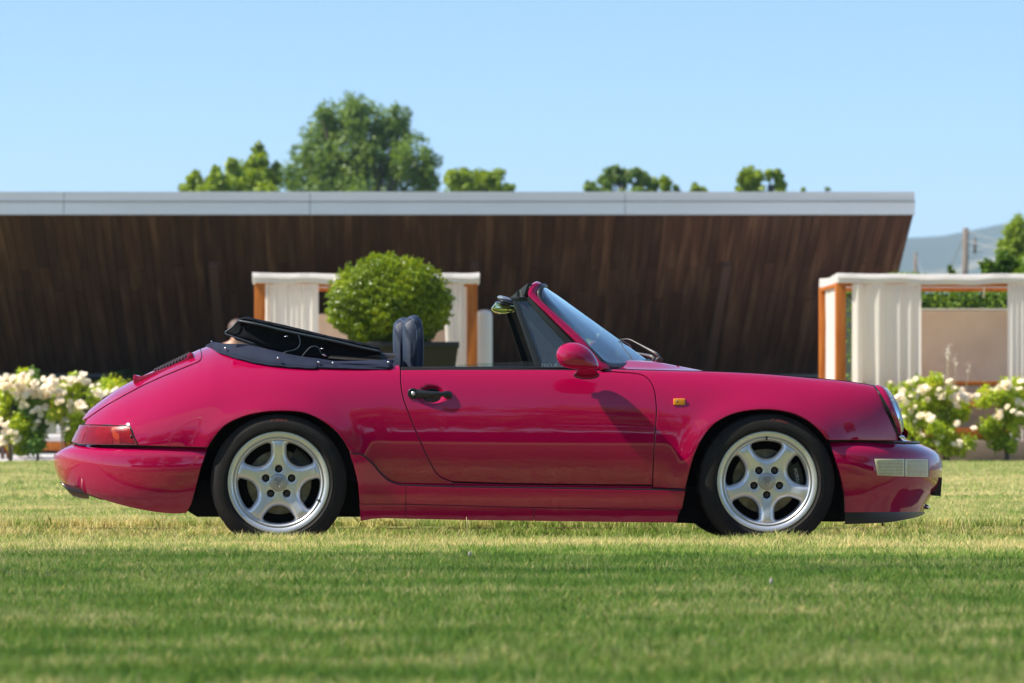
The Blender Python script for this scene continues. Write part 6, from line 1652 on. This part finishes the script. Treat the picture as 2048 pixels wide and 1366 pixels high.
for k in range(2): wire((x1, 120, z1 - .12 - .3 * k), (x1 + 9, 105, z1 - 3.2 - .5 * k), .25, .013, ['upper', 'lower'][k] + ' of the two wires falling to the right from the tall pole')
wire((x1, 120, z1 - .9), (x1 - 1.3, 119, 0), 0, .014, 'thin guy wire slanting down to the left from the tall pole')

# ================================================================== person behind the folded hood
def skin_body(name, joints, edges, radii, m, parent, sub=2):
    me = bpy.data.meshes.new(name); me.from_pydata([tuple(j) for j in joints], edges, []); o = link(name, me, m, parent)
    sk = o.modifiers.new('skin', 'SKIN'); sd_ = o.modifiers.new('sub', 'SUBSURF'); sd_.levels = sub; sd_.render_levels = sub
    me.update()
    if not me.skin_vertices: 
        bm = bmesh.new(); bm.from_mesh(me); bm.verts.layers.skin.verify(); bm.to_mesh(me); bm.free()
    for v, r in zip(me.skin_vertices[0].data, radii): v.radius = (r, r) if not hasattr(r, '__len__') else r; v.use_root = False; v.use_loose = False
    me.skin_vertices[0].data[0].use_root = True
    dg = bpy.context.evaluated_depsgraph_get(); ev = bpy.data.meshes.new_from_object(o.evaluated_get(dg)); o.modifiers.clear(); o.data = ev
    if not ev.materials: ev.materials.append(m)
    ev.polygons.foreach_set('use_smooth', [True] * len(ev.polygons)); return o
Yq = 41.2; sx = F / Yq; hx_ = (474 - CX) / sx; hz_ = H0 + (CY - 662) / sx
per = thing('person', (hx_, Yq, 0), 'person with short brown hair and bare shoulders, dark top, standing behind the folded hood', 'person')
g0 = hz_ - 1.58
J = [(0,0,.95),(0,0,1.15),(0,0,1.36),(0,0,1.47),(0,-.01,1.56),(0,-.01,1.66), (-.17,0,1.38),(-.24,.02,1.10),(-.20,-.10,.88),(-.19,-.14,.79), (.17,0,1.38),(.24,.02,1.10),(.20,-.10,.88),(.19,-.14,.79), (-.10,0,.88),(-.11,-.01,.48),(-.11,.03,.07),(-.11,-.12,.03), (.10,0,.88),(.11,-.01,.48),(.11,.03,.07),(.11,-.12,.03)]
J = [(a, b, c + g0 * (c / 1.6)) for a, b, c in J]
E_ = [(0,1),(1,2),(2,3),(3,4),(4,5),(2,6),(6,7),(7,8),(8,9),(2,10),(10,11),(11,12),(12,13),(0,14),(14,15),(15,16),(16,17),(0,18),(18,19),(19,20),(20,21)]
Rr_ = [(.15,.11),(.14,.10),(.15,.10),.055,(.075,.095),(.07,.085),.06,.045,.033,.03,.06,.045,.033,.03,.09,.06,.04,.035,.09,.06,.04,.035]
skin_body('body', J, E_, Rr_, M['skin'], per)
s_ = (g0 + 1.6) / 1.6
skin_body('shirt', [(0,0,.92*s_),(0,0,1.12*s_),(0,0,1.29*s_),(0,0,1.37*s_)], [(0,1),(1,2),(2,3)], [(.175,.13),(.165,.12),(.175,.12),(.12,.09)], M['dark_shirt'], per)
skin_body('trousers', [(0,0,.93*s_),(-.10,0,.86*s_),(-.11,-.01,.48*s_),(-.11,.03,.12*s_),(.10,0,.86*s_),(.11,-.01,.48*s_),(.11,.03,.12*s_)], [(0,1),(1,2),(2,3),(0,4),(4,5),(5,6)], [(.17,.125),.105,.08,.06,.105,.08,.06], M['trousers'], per)
mb = MB(); mb.ball((hx_, Yq - .005, hz_ + .03), (.108, .122, .115), 16, 12); mb.build('hair', M['hair'], per)
mb = MB(); mb.ball((hx_, Yq - .115, hz_ - .01), (.014, .02, .02), 8, 6); mb.build('nose', M['skin'], per)

# ================================================================== behind and beside the camera: an added net, out of view, that shades the foreground, and the trees the paint mirrors
nt_ = thing('added_shade_net', (-6.4, 7.8, 0), 'unseen pale net on four tall posts beside the lawn, added to shade the foreground', 'added shade net')
HN = 8.0; sh_ = np.array([SUN.x, SUN.y]) / -SUN.z * HN
G = [(-4.2, 14.62), (4.6, 12.75), (4.6, 2.6), (-4.2, 2.6)]      # the ground it shades
NC = [(x - sh_[0], y - sh_[1]) for x, y in G]
nm_ = bpy.data.materials.new('added_net_cloth'); nm_.use_nodes = True; nn_ = nm_.node_tree.nodes; ll_ = nm_.node_tree.links; nn_.remove(nn_['Principled BSDF'])
a_ = nn_.new('ShaderNodeBsdfTransparent'); b_ = nn_.new('ShaderNodeBsdfTranslucent'); b_.inputs[0].default_value = (.8, .82, .75, 1); c_n = nn_.new('ShaderNodeBsdfDiffuse'); c_n.inputs[0].default_value = (.6, .62, .56, 1)
m1_ = nn_.new('ShaderNodeMixShader'); m1_.inputs[0].default_value = .5; ll_.new(b_.outputs[0], m1_.inputs[1]); ll_.new(c_n.outputs[0], m1_.inputs[2])
m2_ = nn_.new('ShaderNodeMixShader'); m2_.inputs[0].default_value = .42; ll_.new(a_.outputs[0], m2_.inputs[1]); ll_.new(m1_.outputs[0], m2_.inputs[2]); ll_.new(m2_.outputs[0], nn_['Material Output'].inputs[0])
rows = []
for i in range(17):
    v = i / 16; r = []
    for j in range(25):
        u = j / 24; p_ = (np.array(NC[0]) * (1-u) + np.array(NC[1]) * u) * (1-v) + (np.array(NC[3]) * (1-u) + np.array(NC[2]) * u) * v
        r.append((p_[0], p_[1], HN - .10 * math.sin(PI * u) * math.sin(PI * v)))
    rows.append(r)
MB().grid(rows).build('net', nm_, nt_)
for x, y in NC: MB().tube([(x, y, -.1), (x, y, HN + .1)], .06, 10).build('post', M['fascia_low'], nt_)
for (x, y), (x2_, y2_) in zip(NC, NC[1:] + NC[:1]): MB().tube([(x, y, HN), (x2_, y2_, HN)], .03, 6).build('edge_cable', M['wire'], nt_)
def back_tree(x, y, h, r, label, n=4200):
    t = thing('garden_tree', (x, y, 0), label, 'tree', 'trees behind the photographer')
    bl = [(x + rng.uniform(-.6, .6) * r, y + rng.uniform(-.6, .6) * r, h - r * rng.uniform(.5, 2.2), r * rng.uniform(.45, .75)) for _ in range(7)] + [(x, y, h - r * .55, r * .55)]
    C, Nn, S = crown_pts(bl, n, k=8, sub=.5); partq('crown', leaves(C, Nn, .55, .40), M['tree_dark'], t)
    MB().tube([(x, y, -.1), (x + .1, y, h * .45), (x, y, h - r)], [.35, .26, .12], 8).build('trunk', M['bark'], t)
names = ['leftmost', 'second', 'third', 'fourth', 'middle', 'sixth', 'seventh', 'eighth', 'rightmost']
for i, x in enumerate((-29, -22, -15.5, -9, -2.5, 4, 10.5, 17.5, 25)):
    back_tree(x + rng.uniform(-.8, .8), -15 - rng.uniform(0, 4), rng.uniform(12.0, 16.0), 4.6, names[i] + ' of the row of dark garden trees behind the photographer')
# laurel hedge closing the garden behind the camera
hedge('long dark hedge at the back of the garden under the row of trees', -34, 34, -20, -18.6, 3.2, 9000, .45, M['tree_dark'], .2)
if HAZE:
    hz = MB().box((-3600, -400, -1.3), (3600, 4000, 200)).build('haze', None, None, False); tag(hz, kind='stuff')
    hm = bpy.data.materials.new('haze_air'); hm.use_nodes = True; n_ = hm.node_tree.nodes; n_.clear(); ho = n_.new('ShaderNodeOutputMaterial'); pv = n_.new('ShaderNodeVolumePrincipled')
    pv.inputs['Density'].default_value = 0.00022; pv.inputs['Color'].default_value = (.74, .89, 1.0, 1); pv.inputs['Anisotropy'].default_value = .2
    hm.node_tree.links.new(pv.outputs[0], ho.inputs['Volume']); hz.data.materials.append(hm)
